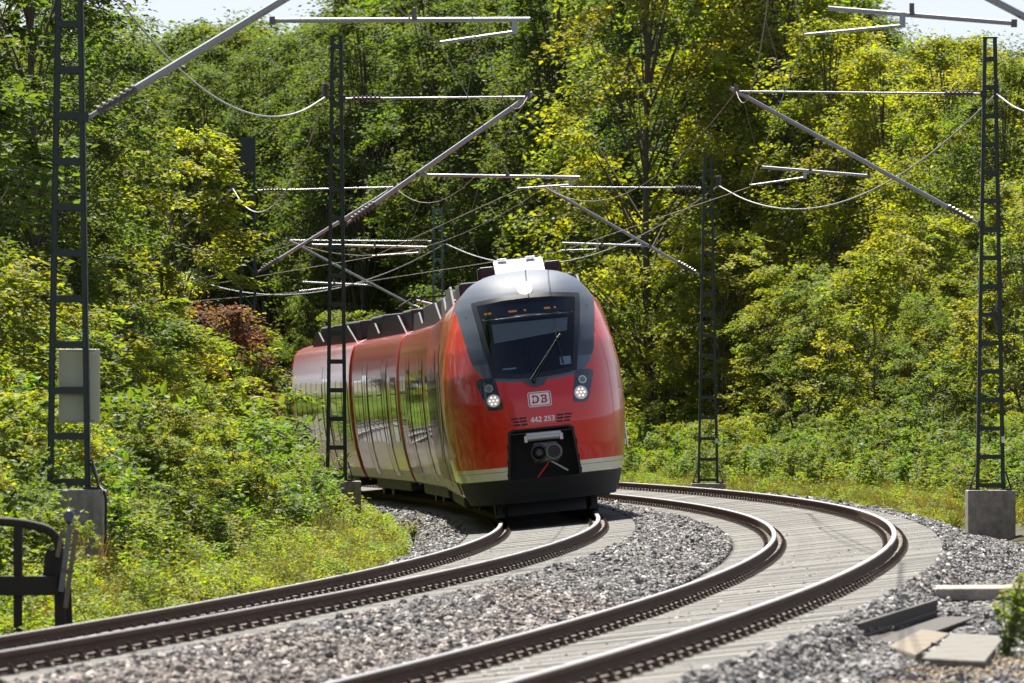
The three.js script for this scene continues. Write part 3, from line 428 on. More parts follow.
// ------------------------------------------------------------------ masts, cantilevers and wires
const W3 = (X, y, Z) => V(X, y, -Z);
function ribbed(a, b) { // insulator: rod with sheds
  const n = 7, parts = [pipe(a, b, 0.028, 0.028, 8)], d = b.clone().sub(a);
  for (let i = 0; i < n; i++) { const c = a.clone().addScaledVector(d, (i + 0.5) / n), e = d.clone().normalize().multiplyScalar(0.014); parts.push(pipe(c.clone().sub(e), c.clone().add(e), 0.07, 0.05, 10)); }
  return mergeGeometries(parts);
}
function latticeMast(o) { // o: X, Z, foot (foundation top), top, wb, wt (widths), label
  const T = thing('catenary_mast', o.label, 'catenary mast', W3(o.X, o.foot, o.Z), o.group), H = o.top - o.foot, mat = o.pale ? M.mastPale : M.mast;
  T.userData.group = 'steel masts along the line';
  const half = (y) => lerp(o.wb, o.wt, clamp(y / H, 0, 1)) / 2, d = 0.085;
  for (const s of [-1, 1]) { // channel: web with two flanges
    const at = (y, off) => V(s * (half(y) - off), y, 0);
    mesh('leg', mergeGeometries([bar(at(0, 0.006), at(H, 0.006), 0.012, 2 * d), ...[-1, 1].map((q) => bar(at(0, 0.034).add(V(0, 0, q * (d - 0.006))), at(H, 0.034).add(V(0, 0, q * (d - 0.006))), 0.05, 0.012))]), mat, T);
    if (!o.bare) { mesh('foot_plate', mergeGeometries([box(0.2, 0.03, 0.3, s * (o.wb / 2 + 0.03), 0.015, 0), bar(V(s * (o.wb / 2 + 0.1), 0.03, 0), V(s * (o.wb / 2 + 0.012), 0.32, 0), 0.02, 0.16), pipe(V(s * (o.wb / 2 + 0.09), 0.03, 0.1), V(s * (o.wb / 2 + 0.09), 0.1, 0.1), 0.018)]), mat, T); }
  }
  if (o.lattice) { // crossed bracing
    mesh('head_plate', box(o.wt - 0.02, 0.75, 0.012, 0, H - 0.375, d + 0.008), mat, T);
    for (let y = 0.1, k = 0; y < H - 0.8; y += 0.42, k++) mesh('brace', bar(V((k % 2 ? 1 : -1) * (half(y) - 0.02), y, d + 0.006), V((k % 2 ? -1 : 1) * (half(y + 0.42) - 0.02), y + 0.42, d + 0.006), 0.045, 0.01), mat, T);
  } else for (let y = 0.08; y < H - 0.04; y += 0.485) mesh('rung', mergeGeometries([-1, 1].map((q) => box(2 * half(y) - 0.03, 0.075, 0.01, 0, y, q * (d + 0.006)))), mat, T);
  mesh('head_cap', box(o.wt + 0.02, 0.02, 2 * d + 0.03, 0, H + 0.01, 0), mat, T);
  if (o.base) { const [w, h, dx = 0] = o.base; mesh('foundation', rbox(w, h, 0.8, 0.025, dx, -h / 2, 0), M.concrete, T); }
  if (o.tip) { // cantilever: everything in the mast's own axes
    const L = ([X, y], dz = 0) => V(X - o.X, y - o.foot, dz), side = Math.sign(o.tip[0] - o.X), root = [o.X + side * (half(4.8) + 0.02), 0];
    const tip = L(o.tip), low = V(side * (half(o.low - o.foot) + 0.03), o.low - o.foot, 0), high = V(side * (half(o.high - o.foot) + 0.03), o.high - o.foot, 0);
    const along = (a, b, m) => a.clone().addScaledVector(b.clone().sub(a).normalize(), m);
    for (const h of [low, high]) mesh('hinge_bracket', box(0.12, 0.1, 0.2, h.x - side * 0.05, h.y, 0), M.mast, T);
    mesh('diagonal_insulator', ribbed(along(low, tip, 0.12), along(low, tip, 0.62)), M.insul, T);
    mesh('diagonal_tube', mergeGeometries([pipe(along(low, tip, 0.6), along(tip, low, -0.12), o.r ?? 0.036, o.r ?? 0.036, 12), pipe(low, along(low, tip, 0.13), 0.025)]), M.galv, T);
    mesh('stay_insulator', ribbed(along(high, tip, 0.12), along(high, tip, 0.62)), M.insul, T);
    mesh('stay_tube', mergeGeometries([pipe(along(high, tip, 0.6), tip.clone(), 0.019, 0.019, 10), pipe(high, along(high, tip, 0.13), 0.02)]), M.galv, T);
    const ra = L(o.reg[0]), rb = L(o.reg[1]), ct = L(o.contact);
    mesh('registration_tube', pipe(ra, rb, 0.026, 0.026, 12), M.galv, T);
    for (const g of [box(0.06, 0.08, 0.1, ra.x, ra.y, 0), box(0.08, 0.14, 0.09, tip.x, tip.y + 0.05, 0), box(0.05, 0.13, 0.06, lerp(rb.x, ra.x, 0.45), lerp(rb.y, ra.y, 0.45) + 0.06, 0)]) mesh('clamp', g, M.insul, T);
    const drop = rb.clone().lerp(ra, 0.06).add(V(0, -0.13, 0)); if (Math.sign(ct.x - drop.x) !== -side) drop.x = lerp(rb.x, ra.x, 0.4), drop.y = lerp(rb.y, ra.y, 0.4) - 0.12;
    mesh('steady_arm', mergeGeometries([pipe(drop, ct.clone().add(V(0, 0.03, 0)), 0.018, 0.014, 8), box(0.06, 0.16, 0.06, drop.x, drop.y + 0.06, 0)]), M.galv, T);
  }
  return T;
}
const MASTS = {
  L1: latticeMast({ X: -4.69, Z: 75.4, foot: 0.74, top: 8.3, wb: 0.46, wt: 0.22, base: [0.56, 1.3, 0.1], low: 4.68, high: 6.98, tip: [-0.62, 7.02], reg: [[-2.54, 5.71], [0.19, 5.72]], contact: [-0.76, 5.45], r: 0.042, label: 'nearest lattice mast at the left with a pale panel on it' }),
  L2: latticeMast({ X: -2.97, Z: 120.5, foot: 0.5, top: 8.02, wb: 0.36, wt: 0.2, base: [0.5, 1.3, 0.16], low: 4.85, high: 6.97, tip: [0.26, 7.0], reg: [[-1.6, 5.68], [1.15, 5.64]], contact: [0.09, 5.42], r: 0.042, label: 'dark lattice mast standing before the rear carriages' }),
  L3: latticeMast({ X: -6.2, Z: 167, foot: 0.3, top: 8.2, wb: 0.42, wt: 0.36, lattice: true, base: [0.7, 1.2], low: 5.05, high: 6.97, tip: [-2.75, 7.05], reg: [[-4.72, 5.7], [-2.0, 5.64]], contact: [-3.29, 5.41], r: 0.036, label: 'cross-braced mast half hidden in the left shrubs' }),
  R0: latticeMast({ X: 7.35, Z: 75.4, foot: 0.1, top: 8.2, wb: 0.5, wt: 0.22, base: [0.83, 1], low: 4.85, high: 7.0, tip: [2.85, 7.1], reg: [[5.32, 5.68], [3.35, 5.84]], contact: [3.1, 5.53], r: 0.042, label: 'mast just outside the right edge whose arm reaches into view' }),
  R1: latticeMast({ X: 8.16, Z: 121.5, foot: 0.338, top: 8.05, wb: 0.5, wt: 0.23, base: [0.81, 1.1], low: 4.88, high: 7.1, tip: [3.83, 7.14], reg: [[6.09, 5.7], [4.27, 5.85]], contact: [4.06, 5.51], r: 0.038, label: 'lattice mast on a square concrete block at the right edge' }),
  R2: latticeMast({ X: 4.61, Z: 167.5, foot: 0.1, top: 7.82, wb: 0.5, wt: 0.22, base: [0.8, 1], low: 5.0, high: 7.05, tip: [0.78, 7.07], reg: [[3.25, 5.68], [1.18, 5.75]], contact: [1.13, 5.55], r: 0.036, label: 'slim lattice mast right of the train beyond the empty track' }),
  R3: latticeMast({ X: -2.23, Z: 214.4, foot: 0.1, top: 8.0, wb: 0.4, wt: 0.3, pale: true, base: [0.8, 1], low: 4.8, high: 7.03, tip: [-6.73, 7.06], reg: [[-4.2, 5.7], [-6.3, 5.8]], contact: [-6.4, 5.5], r: 0.036, label: 'pale grey far mast rising behind the train roof' }),
};
{ // fittings on single masts
  const p = mesh('panel', rbox(0.44, 0.78, 0.02, 0.008, 0.1, 1.1, -0.13), M.sign, MASTS.L1); p.userData.label = 'pale yellowish blank panel seen from behind';
  mesh('panel_clamp', mergeGeometries([box(0.3, 0.02, 0.02, 0.12, 1.47, -0.1), box(0.3, 0.02, 0.02, 0.12, 0.73, -0.1)]), M.galv, MASTS.L1);
  mesh('earth_cable', tube([V(0.24, 0.28, 0.1), V(0.33, 0.05, 0.2), V(0.4, -0.05, 0.32), V(0.405, -0.4, 0.33), V(0.4, -0.8, 0.34)], 0.014, 30), M.black, MASTS.L1);
  mesh('number_plate', box(0.05, 0.11, 0.008, 0.21, 0.86, 0.1), std(0.75, 0.75, 0.72, 0.6), MASTS.R1);
  mesh('number_plate', box(0.05, 0.11, 0.008, 0.2, 1.0, 0.1), std(0.75, 0.75, 0.72, 0.6), MASTS.R2);
}
// wires: messenger and contact wire of each track with droppers, and a feeder cable on each row of masts
function catenary(k, sup, label) { // sup: [Z, messenger X, y, contact X, y]
  const names = ['messenger_wire', 'contact_wire'], msg = [], con = [], n = 12;
  const t = thing('messenger_wire', `sagging catenary wire above the ${label}`, 'overhead wire', W3(sup[1][1], 0, sup[1][0])); t.userData.group = 'overhead wires';
  const c = thing('contact_wire', `straight contact wire above the ${label}`, 'overhead wire', W3(sup[1][1], 0, sup[1][0])); c.userData.group = 'overhead wires';
  const o = t.position, parts = [], drops = [];
  for (let i = 0; i < sup.length - 1; i++) { const a = sup[i], b = sup[i + 1]; for (let j = 0; j <= n; j++) { const f = j / n, sag = 0.95 * 4 * f * (1 - f), Z = lerp(a[0], b[0], f); if (j === n && i < sup.length - 2) continue; msg.push(W3(lerp(a[1], b[1], f), lerp(a[2], b[2], f) - sag, Z).sub(o)); con.push(W3(lerp(a[3], b[3], f), lerp(a[4], b[4], f), Z).sub(o)); } }
  const poly = (pts, r) => mergeGeometries(pts.slice(1).map((p, i) => pipe(pts[i], p, r, r, 5)));
  mesh('strand', poly(msg, 0.0075), M.wire, t); mesh('strand', poly(con, 0.0075), M.wire, c);
  msg.forEach((p, i) => { if (i % 6 === 3) mesh('dropper', pipe(p, con[i], 0.004, 0.004, 4), M.wire, t); });
}
catenary(0, [[30, -2.6, 7.0, -3.1, 5.45], [75.4, -0.62, 7.02, -0.76, 5.45], [120.5, 0.26, 7.0, 0.09, 5.42], [167, -2.75, 7.05, -3.29, 5.41], [213, -10.4, 7.05, -10.7, 5.41], [250, -19.4, 7.05, -19.6, 5.41]], 'track of the train');
catenary(1, [[30, 0.8, 7.1, 0.6, 5.53], [75.4, 2.85, 7.1, 3.1, 5.53], [121.5, 3.83, 7.14, 4.06, 5.51], [167.5, 0.78, 7.07, 1.13, 5.55], [214.4, -6.73, 7.06, -6.4, 5.5], [250, -15.4, 7.06, -15.3, 5.5]], 'empty right-hand track');
function feeder(sup, label) {
  const t = thing('feeder_cable', label, 'cable', W3(...sup[0]));
  for (let i = 0; i < sup.length - 1; i++) { const a = W3(...sup[i]), b = W3(...sup[i + 1]), pts = []; for (let j = 0; j <= 8; j++) { const f = j / 8; pts.push(a.clone().lerp(b, f).add(V(0, -1.15 * 4 * f * (1 - f), 0)).sub(t.position)); } mesh('cable_span', tube(pts, 0.014, 32, 6), M.cable, t); if (i < sup.length - 2) mesh('cable_insulator', ribbed(b.clone().sub(t.position).add(V(0, -0.02, 0)), b.clone().sub(t.position).add(V(0, 0.25, 0))), M.insul, t); }
}
feeder([[-4.95, 7.15, 75.4], [-3.16, 7.0, 120.5], [-6.55, 7.02, 167], [-15.2, 7.0, 213]], 'pale slack cable looping between the masts on the left');
feeder([[7.6, 7.2, 75.4], [8.27, 7.1, 121.5], [4.86, 7.1, 167.5], [-2.0, 6.95, 214.4], [-12, 7, 255]], 'pale slack cable looping between the masts on the right');
// ------------------------------------------------------------------ small things by the track
const rusty = std(0.022, 0.017, 0.014, 0.85);
{ // dark railing at the lower left
  const t = thing('steel_railing', 'black bent steel railing with two posts at the lower left corner', 'railing', W3(-4.3, -0.42, 62)), q = (X, y, dz = 0) => V(X + 4.3, y + 0.42, dz);
  mesh('top_rail', tube([q(-4.95, 0.585), q(-4.5, 0.58), q(-4.2, 0.55), q(-4.02, 0.49), q(-3.955, 0.4), q(-3.94, 0.2)], 0.04, 40, 8), rusty, t);
  mesh('post', bar(q(-4.3, -0.5), q(-4.3, 0.58), 0.075, 0.06), rusty, t); mesh('post', bar(q(-3.93, -0.55), q(-3.94, 0.25), 0.09, 0.08), rusty, t); mesh('post', bar(q(-3.86, -0.55, -0.12), q(-3.88, 0.0, -0.12), 0.07, 0.06), rusty, t);
  mesh('plank', rbox(1.0, 0.17, 0.06, 0.01, -0.15, 0.44, 0.05), rusty, t); mesh('side_plate', bar(q(-4.03, 0.02), q(-3.99, 0.33), 0.13, 0.02), rusty, t);
}
{ // leaning bundle of steel profiles against it
  const t = thing('leaning_post', 'weathered steel post with round cap leaning on the black railing', 'post', W3(-3.86, -0.05, 61.9)), wood = std(0.15, 0.115, 0.09, 0.9), grey = std(0.14, 0.14, 0.15, 0.6, 0.3);
  mesh('channel', bar(V(-0.06, 0.02, 0), V(0.02, 0.6, 0.02), 0.045, 0.05), grey, t); mesh('plank', bar(V(-0.02, -0.12, 0.02), V(0.075, 0.56, 0.03), 0.04, 0.03), wood, t); mesh('plank', bar(V(-0.09, 0.32, 0.03), V(-0.045, 0.56, 0.03), 0.035, 0.03), wood, t);
  mesh('cap', mergeGeometries([new THREE.CylinderGeometry(0.045, 0.045, 0.09, 16).rotateX(1.2).translate(0.01, 0.66, 0.02), new THREE.SphereGeometry(0.044, 14, 8).translate(0.012, 0.69, 0.0)]), std(0.12, 0.12, 0.13, 0.3, 0.6), t);
  mesh('rope', new THREE.TorusGeometry(0.05, 0.012, 6, 14).rotateX(1.4).translate(0.0, 0.2, 0.02), wood, t);
}
{ const t = thing('concrete_chunk', 'small broken concrete block beneath the black railing', 'concrete block', W3(-4.05, -0.42, 61)); mesh('block', rbox(0.13, 0.12, 0.15, 0.012).rotateY(0.5).rotateZ(0.15), M.concrete, t); }
// covers and edging of the cable duct at the lower right
{
  const slab = (name, label, pts, y, h, m, cat) => { const s = new THREE.Shape(); pts.forEach(([a, b], i) => (i ? s.lineTo(a - pts[0][0], b - pts[0][1]) : s.moveTo(0, 0))); s.closePath(); const g = new THREE.ExtrudeGeometry(s, { depth: h, bevelEnabled: true, bevelSize: 0.008, bevelThickness: 0.008, bevelSegments: 1 }).rotateX(-Math.PI / 2); const t = mesh(numbered(name), g, m); t.position.copy(W3(pts[0][0], y - h, pts[0][1])); t.userData = { label, category: cat, group: 'cable duct pieces' }; scene.add(t); return t; };
  const plank = std(0.25, 0.24, 0.22, 0.92, 0, { map: concreteMap, bumpMap: concreteBump, bumpScale: 0.004 });
  slab('duct_cover', 'tan concrete duct cover next to the dark steel edging', DUCT[0], -0.08, 0.05, std(0.3, 0.25, 0.19, 0.92, 0, { map: concreteMap, bumpMap: concreteBump, bumpScale: 0.004 }), 'duct cover');
  slab('duct_cover', 'grey concrete duct cover in front of the yellow-flowered plant', DUCT[1], -0.085, 0.05, plank, 'duct cover');
  slab('edging_slab', 'long pale concrete edging slab beyond the duct covers', [[3.6, 60.4], [5.4, 60.8], [5.4, 62.2], [3.6, 61.8]], 0.02, 0.085, M.concrete, 'slab');
  const A = W3(2.36, -0.09, 48.8), B = W3(3.3, -0.09, 55.6), t = thing('steel_edging', 'dark steel channel sunk in the ballast beside the duct covers', 'steel channel', A), b = B.clone().sub(A);
  const len = Math.hypot(b.x, b.z), yaw = Math.atan2(b.x, b.z), lay = (w, h, x, y) => box(w, h, len, x, y, len / 2).rotateY(yaw);
  mesh('web', lay(0.04, 0.28, 0, 0.0), rusty, t); mesh('rib', lay(0.02, 0.02, -0.03, 0.05), rusty, t); mesh('flange', lay(0.3, 0.02, -0.17, 0.0), rusty, t);
}
// ------------------------------------------------------------------ foliage
class Leaves { // many small folded leaves, each with its own colour, in one geometry
  constructor(max) { this.p = new Float32Array(max * 12); this.c = new Float32Array(max * 12); this.i = new Uint32Array(max * 6); this.n = 0; this.max = max; }
  add(x, y, z, ax, ay, az, nx, ny, nz, len, wid, r, g, b) { // a: along the leaf, n: its upper face
    if (this.n >= this.max) return;
    let l = Math.hypot(ax, ay, az) || 1; ax /= l; ay /= l; az /= l;
    let sx = ay * nz - az * ny, sy = az * nx - ax * nz, sz = ax * ny - ay * nx; l = Math.hypot(sx, sy, sz) || 1; sx /= l; sy /= l; sz /= l;
    const ux = sy * az - sz * ay, uy = sz * ax - sx * az, uz = sx * ay - sy * ax, o = this.n * 12, h = wid / 2, m = len * 0.45, f = wid * 0.16, P = this.p;
    P[o] = x; P[o + 1] = y; P[o + 2] = z;
    P[o + 3] = x + ax * m + sx * h + ux * f; P[o + 4] = y + ay * m + sy * h + uy * f; P[o + 5] = z + az * m + sz * h + uz * f;
    P[o + 6] = x + ax * len; P[o + 7] = y + ay * len; P[o + 8] = z + az * len;
    P[o + 9] = x + ax * m - sx * h + ux * f; P[o + 10] = y + ay * m - sy * h + uy * f; P[o + 11] = z + az * m - sz * h + uz * f;
    for (let k = 0; k < 4; k++) { this.c[o + k * 3] = r; this.c[o + k * 3 + 1] = g; this.c[o + k * 3 + 2] = b; }
    const v = this.n * 4, q = this.n * 6; this.i[q] = v; this.i[q + 1] = v + 1; this.i[q + 2] = v + 2; this.i[q + 3] = v; this.i[q + 4] = v + 2; this.i[q + 5] = v + 3; this.n++;
  }
  build() { const g = new THREE.BufferGeometry(); g.setAttribute('position', new THREE.BufferAttribute(this.p.slice(0, this.n * 12), 3)); g.setAttribute('color', new THREE.BufferAttribute(this.c.slice(0, this.n * 12), 3)); g.setIndex(new THREE.BufferAttribute(this.i.slice(0, this.n * 6), 1)); return g; }
}
const leafMat = phys(1, 1, 1, { vertexColors: true, roughness: 1, specularIntensity: 0.5, transmission: 0.62, thickness: 0, side: THREE.DoubleSide, clearcoat: 0.045, clearcoatRoughness: 0.26, flatShading: true });
const grassMat = phys(1, 1, 1, { vertexColors: true, roughness: 1, transmission: 0.35, thickness: 0, side: THREE.DoubleSide, flatShading: true });
function spray(L, r, cx, cy, cz, q, out, n, len, col, vary) { // leaves along a few drooping twigs
  const tone = 1 + (r() - 0.5) * vary, warm = (r() - 0.5) * vary * 0.7;
  for (let tw = 0, per = Math.ceil(n / 5); tw < 5; tw++) {
    const a = out + (r() - 0.5) * 2.6, rise = (r() - 0.45) * 0.9, l = q * (0.9 + 1.1 * r()), ox = cx + (r() - 0.5) * q * 0.8, oy = cy + (r() - 0.5) * q * 0.9, oz = cz + (r() - 0.5) * q * 0.8, fat = q * (0.22 + 0.2 * r());
    for (let i = 0; i < per; i++) {
      const t = r(), g = () => (r() + r() + r() - 1.5) * 1.25 * fat, s = len * (0.6 + 0.8 * r()), k = tone * (0.72 + 0.56 * r()), w = 1 + warm + (r() - 0.5) * 0.3;
      L.add(ox + Math.cos(a) * l * t + g(), oy + rise * l * t - 0.35 * l * t * t + g() * 0.8, oz + Math.sin(a) * l * t + g(), Math.cos(a) + (r() - 0.5) * 1.8, -0.2 + (r() - 0.5) * 1.1, Math.sin(a) + (r() - 0.5) * 1.8, (r() - 0.5) * 1.6, 0.4 + r() * 0.9, (r() - 0.5) * 1.6, s, s * 0.62, col[0] * k * w, col[1] * k, col[2] * k);
    }
  }
}
function makeTree(seed, o) { // o: h, r, base, lobes, leaves, leaf, col, stems, vary
  const r = rngOf(seed), L = new Leaves(o.lobes * (o.leaves + 5) + 10), wood = [], stems = [];
  const ns = o.stems ?? 1;
  for (let s = 0; s < ns; s++) {
    const a = r() * 6.28, lean = ns > 1 ? o.r * 0.55 * (0.4 + r()) : o.r * 0.12, pts = []; for (let i = 0; i <= 5; i++) { const t = i / 5; pts.push(V(Math.cos(a) * lean * t + (r() - 0.5) * o.h * 0.02 * t, o.h * 0.93 * t * (ns > 1 ? 0.75 + 0.25 * r() : 1), Math.sin(a) * lean * t + (r() - 0.5) * o.h * 0.02 * t)); }
    stems.push(pts); const w0 = (o.trunk ?? o.h * 0.012) * (ns > 1 ? 0.6 : 1);
    for (let i = 0; i < 5; i++) wood.push(pipe(pts[i], pts[i + 1], w0 * (1 - i / 5.6), w0 * (1 - (i + 1) / 5.6), ns > 1 ? 5 : 8));
  }
  for (let i = 0; i < o.lobes; i++) {
    const t = Math.pow(r(), o.low ?? 0.85), y = o.h * lerp(o.base, 1, t), prof = Math.pow(Math.sin(Math.PI * clamp(0.12 + 0.84 * t, 0, 1)), 0.6) * (1 - 0.25 * t), a = r() * 6.2832, d = o.r * prof * (0.25 + 0.75 * Math.sqrt(r())), st = stems[Math.floor(r() * ns)], f = clamp(t * 0.8, 0, 0.98) * 5, k = Math.min(4, Math.floor(f)), c = st[k].clone().lerp(st[k + 1], f - k);
    const x = c.x * (ns > 1 ? 0.5 : 1) + Math.cos(a) * d, z = c.z * (ns > 1 ? 0.5 : 1) + Math.sin(a) * d, q = o.lobe * (0.6 + 0.8 * r());
    spray(L, r, x, y, z, q, a, o.leaves, o.leaf, o.col, o.vary ?? 0.5);
    if (i % 2 === 0) { const b = c.clone(); b.y = Math.min(b.y, y - 0.05 * o.h); wood.push(pipe(b, V(x, y, z), o.h * 0.0022, o.h * 0.0009, 4)); }
  }
  for (const w of wood) w.deleteAttribute('uv');
  return { crown: L.build(), wood: mergeGeometries(wood), h: o.h };
}
const LEAF = { dark: [0.09, 0.1332, 0.0079], mid: [0.1188, 0.162, 0.0079], bright: [0.236, 0.264, 0.005], yellow: [0.236, 0.262, 0.005], olive: [0.194, 0.222, 0.007], brown: [0.144, 0.059, 0.0216] };
const KIND = {};
const tk = (name, list) => { KIND[name] = list.map(([seed, o]) => makeTree(seed, o)); };
tk('dark', [[1, { h: 16, r: 3.4, base: 0.08, lobes: 150, leaves: 190, leaf: 0.15, lobe: 0.62, col: LEAF.dark, trunk: 0.2 }], [2, { h: 16, r: 3.0, base: 0.16, lobes: 145, leaves: 190, leaf: 0.15, lobe: 0.62, col: LEAF.mid, trunk: 0.18 }]]);
tk('tall', [[21, { h: 18, r: 2.6, base: 0.34, lobes: 120, leaves: 190, leaf: 0.15, lobe: 0.62, col: LEAF.dark, trunk: 0.2, low: 1 }], [22, { h: 18, r: 2.4, base: 0.28, lobes: 120, leaves: 190, leaf: 0.15, lobe: 0.6, col: [0.1044, 0.144, 0.0079], trunk: 0.17, low: 1 }]]);
tk('bright', [[3, { h: 14, r: 3.1, base: 0.06, lobes: 150, leaves: 185, leaf: 0.14, lobe: 0.56, col: LEAF.bright, trunk: 0.13 }], [4, { h: 14, r: 2.8, base: 0.1, lobes: 140, leaves: 185, leaf: 0.14, lobe: 0.56, col: LEAF.yellow, trunk: 0.12 }]]);
tk('young', [[5, { h: 8, r: 2.1, base: 0.05, lobes: 70, leaves: 230, leaf: 0.115, lobe: 0.36, col: LEAF.bright, trunk: 0.07, stems: 2 }], [6, { h: 8, r: 2.2, base: 0.03, lobes: 75, leaves: 230, leaf: 0.115, lobe: 0.36, col: LEAF.olive, trunk: 0.07, stems: 3 }], [7, { h: 8, r: 2.2, base: 0.05, lobes: 75, leaves: 230, leaf: 0.115, lobe: 0.36, col: LEAF.mid, trunk: 0.08, stems: 2 }]]);
tk('shade', [[23, { h: 8, r: 2.2, base: 0.03, lobes: 80, leaves: 260, leaf: 0.11, lobe: 0.36, col: [0.0972, 0.1404, 0.0079], trunk: 0.08, stems: 2 }]]);
tk('shrub', [[8, { h: 3.4, r: 1.5, base: 0.05, lobes: 55, leaves: 200, leaf: 0.088, lobe: 0.26, col: LEAF.bright, trunk: 0.03, stems: 5, low: 1 }], [9, { h: 3.4, r: 1.6, base: 0.04, lobes: 55, leaves: 200, leaf: 0.088, lobe: 0.27, col: LEAF.olive, trunk: 0.03, stems: 5, low: 1 }], [10, { h: 3.4, r: 1.5, base: 0.04, lobes: 55, leaves: 170, leaf: 0.095, lobe: 0.26, col: LEAF.mid, trunk: 0.03, stems: 5, low: 1 }]]);
tk('brown', [[11, { h: 3.4, r: 1.15, base: 0.08, lobes: 50, leaves: 170, leaf: 0.08, lobe: 0.25, col: LEAF.brown, trunk: 0.03, stems: 4, low: 1, vary: 0.8 }]]);
const rp = rngOf(2024), pxOf = (X, Z) => 512 + 7120 * X / Z;
function plant(kind, X, Z, h, label, name, category, group, wide = 1, v = Math.floor(rp() * KIND[kind].length)) {
  const K = KIND[kind][v % KIND[kind].length], t = thing(name, label, category, W3(X, bankY(X, Z) - 0.06, Z), group), s = h / K.h;
  const w = mesh('trunk', K.wood, M.bark, t), c = mesh('crown', K.crown, leafMat, t); c.userData.kind = 'stuff';
  t.rotation.y = rp() * 6.28; t.scale.set(s * wide, s, s * wide); return t;
}
// rows of plants that follow the curve, u measured from the train's track
function row(list, place, name, category, group) { // list: [kind, u, Z, h, wide]
  const skyline = (x) => interp([[-200, -400], [110, -400], [140, 20], [175, 34], [215, 8], [290, 10], [345, 12], [372, 4], [400, -400], [790, -400], [835, 6], [870, 30], [960, 34], [1024, 48], [1200, 40]], x); // where the trees end against the sky
  const seen = list.map(([kind, u, Z, h, wide, tone]) => ({ kind, u, X: LINE.x(Z) + u, Z, h, wide })).filter((q) => { const x = pxOf(q.X, q.Z), m = 2.6 * 7120 / q.Z; return x > (q.Z > 165 && q.u < 0 || q.Z > 260 ? -1000 : -m) && x < 1024 + m; }).sort((a, b) => pxOf(a.X, a.Z) - pxOf(b.X, b.Z));
  const word = { tall: 'long-trunked dark', dark: 'dark green', bright: 'bright yellow-green', young: 'slender green', shade: 'broad leafy', shrub: 'leafy green' };
  for (const q of seen) q.h = Math.min(q.h, 1.386 + (428.6 - skyline(pxOf(q.X, q.Z)) - 30 * rp()) * q.Z / 7120 - bankY(q.X, q.Z));
  seen.forEach((q, i) => plant(q.kind, q.X, q.Z, q.h, `${word[q.kind]} ${category} ${place}, ${ORD[i % ORD.length]} from the left`, name, category, group, q.wide));
  return seen.length;
}
const jit = (a) => (rp() - 0.5) * 2 * a, pick = (...a) => a[Math.floor(rp() * a.length)];
let L0 = [];
for (let Z = 128; Z < 330; Z += 4.6) L0.push([Z > 205 ? pick('tall', 'dark') : 'dark', GAP + 25 + jit(2), Z + jit(1.5), 17 + 4 * rp(), 1.25]);
row(L0, 'in the deep back row of the outer wood', 'forest_tree', 'tree', 'trees of the outer wood');
L0 = []; for (let Z = 128; Z < 345; Z += 4.4) L0.push([Z > 205 ? pick('tall', 'tall', 'dark') : pick('dark', 'bright'), GAP + 18.5 + jit(1.5), Z + jit(1.5), Z < 200 ? 11 + 3 * rp() : 16 + 3 * rp(), 1.2]);
row(L0, 'in the second row of the outer wood', 'forest_tree', 'tree', 'trees of the outer wood');
L0 = []; for (let Z = 126; Z < 345; Z += 4.2) L0.push([Z > 212 ? 'tall' : pick('bright', 'bright', 'dark'), GAP + 13.2 + jit(1.2), Z + jit(1.5), Z < 175 ? 8 + 2.5 * rp() : 13 + 4 * rp(), 1.1]);
row(L0, 'along the edge of the outer wood', 'forest_tree', 'tree', 'trees of the outer wood');
L0 = []; for (let Z = 118; Z < 290; Z += Z > 212 ? 8 : 3.6) L0.push(['young', GAP + 9.6 + jit(0.9), Z + jit(1.2), 3.4 + 3.2 * rp(), 1 + 0.5 * rp()]);
row(L0, 'on the bank right of the empty track', 'young_tree', 'young tree', 'young growth on the outer bank');
L0 = []; for (let Z = 112; Z < 230; Z += 2.05) { const h = rp(); L0.push(['shrub', GAP + 6.6 + jit(1.3), Z + jit(0.9), 0.8 + 2.1 * h * h, 1.0 + 0.4 * rp()]); }
row(L0, 'low on the bank behind the right-hand masts', 'shrub', 'shrub', 'shrubs on the outer bank');
L0 = []; for (let Z = 200; Z < 350; Z += 4.2) L0.push(['dark', GAP + 31 + jit(2), Z + jit(1.5), 15 + 4 * rp(), 1.3]);
row(L0, 'far back in the outer wood behind the train', 'forest_tree', 'tree', 'trees of the outer wood');
L0 = []; for (let Z = 202; Z < 350; Z += 4.2) L0.push(['young', GAP + (Math.round(Z) % 2 ? 16 : 22) + jit(1.5), Z, 4 + 3 * rp(), 1.4]);
row(L0, 'in the undergrowth of the far wood', 'young_tree', 'young tree', 'undergrowth of the outer wood');
L0 = []; for (let Z = 96; Z < 330; Z += 5) L0.push(['dark', -19 + jit(2), Z + jit(1.5), 14 + 4 * rp(), 1.2]);
row(L0, 'in the back row of the left wood', 'forest_tree', 'tree', 'trees of the left wood');
L0 = []; for (let Z = 88; Z < 300; Z += 4.5) L0.push([Z < 126 ? 'dark' : pick('dark', 'bright'), -13 + jit(1.4), Z + jit(1.5), 10 + 3.5 * rp(), 1.15]);
row(L0, 'at the edge of the left wood', 'forest_tree', 'tree', 'trees of the left wood');
L0 = []; for (let Z = 84; Z < 240; Z += 3.6) L0.push([Z < 116 ? 'shade' : 'young', -9.2 + jit(0.7), Z + jit(1), Z < 112 ? 6.5 + 2 * rp() : 4.5 + 2 * rp(), 1.2]);
row(L0, 'on the bank left of the train', 'young_tree', 'young tree', 'young growth on the left bank');
L0 = []; for (let Z = 84; Z < 180; Z += 2.4) L0.push(['shrub', -6.6 + jit(0.8), Z + jit(0.8), 1.6 + 1.4 * rp(), 1.2]);
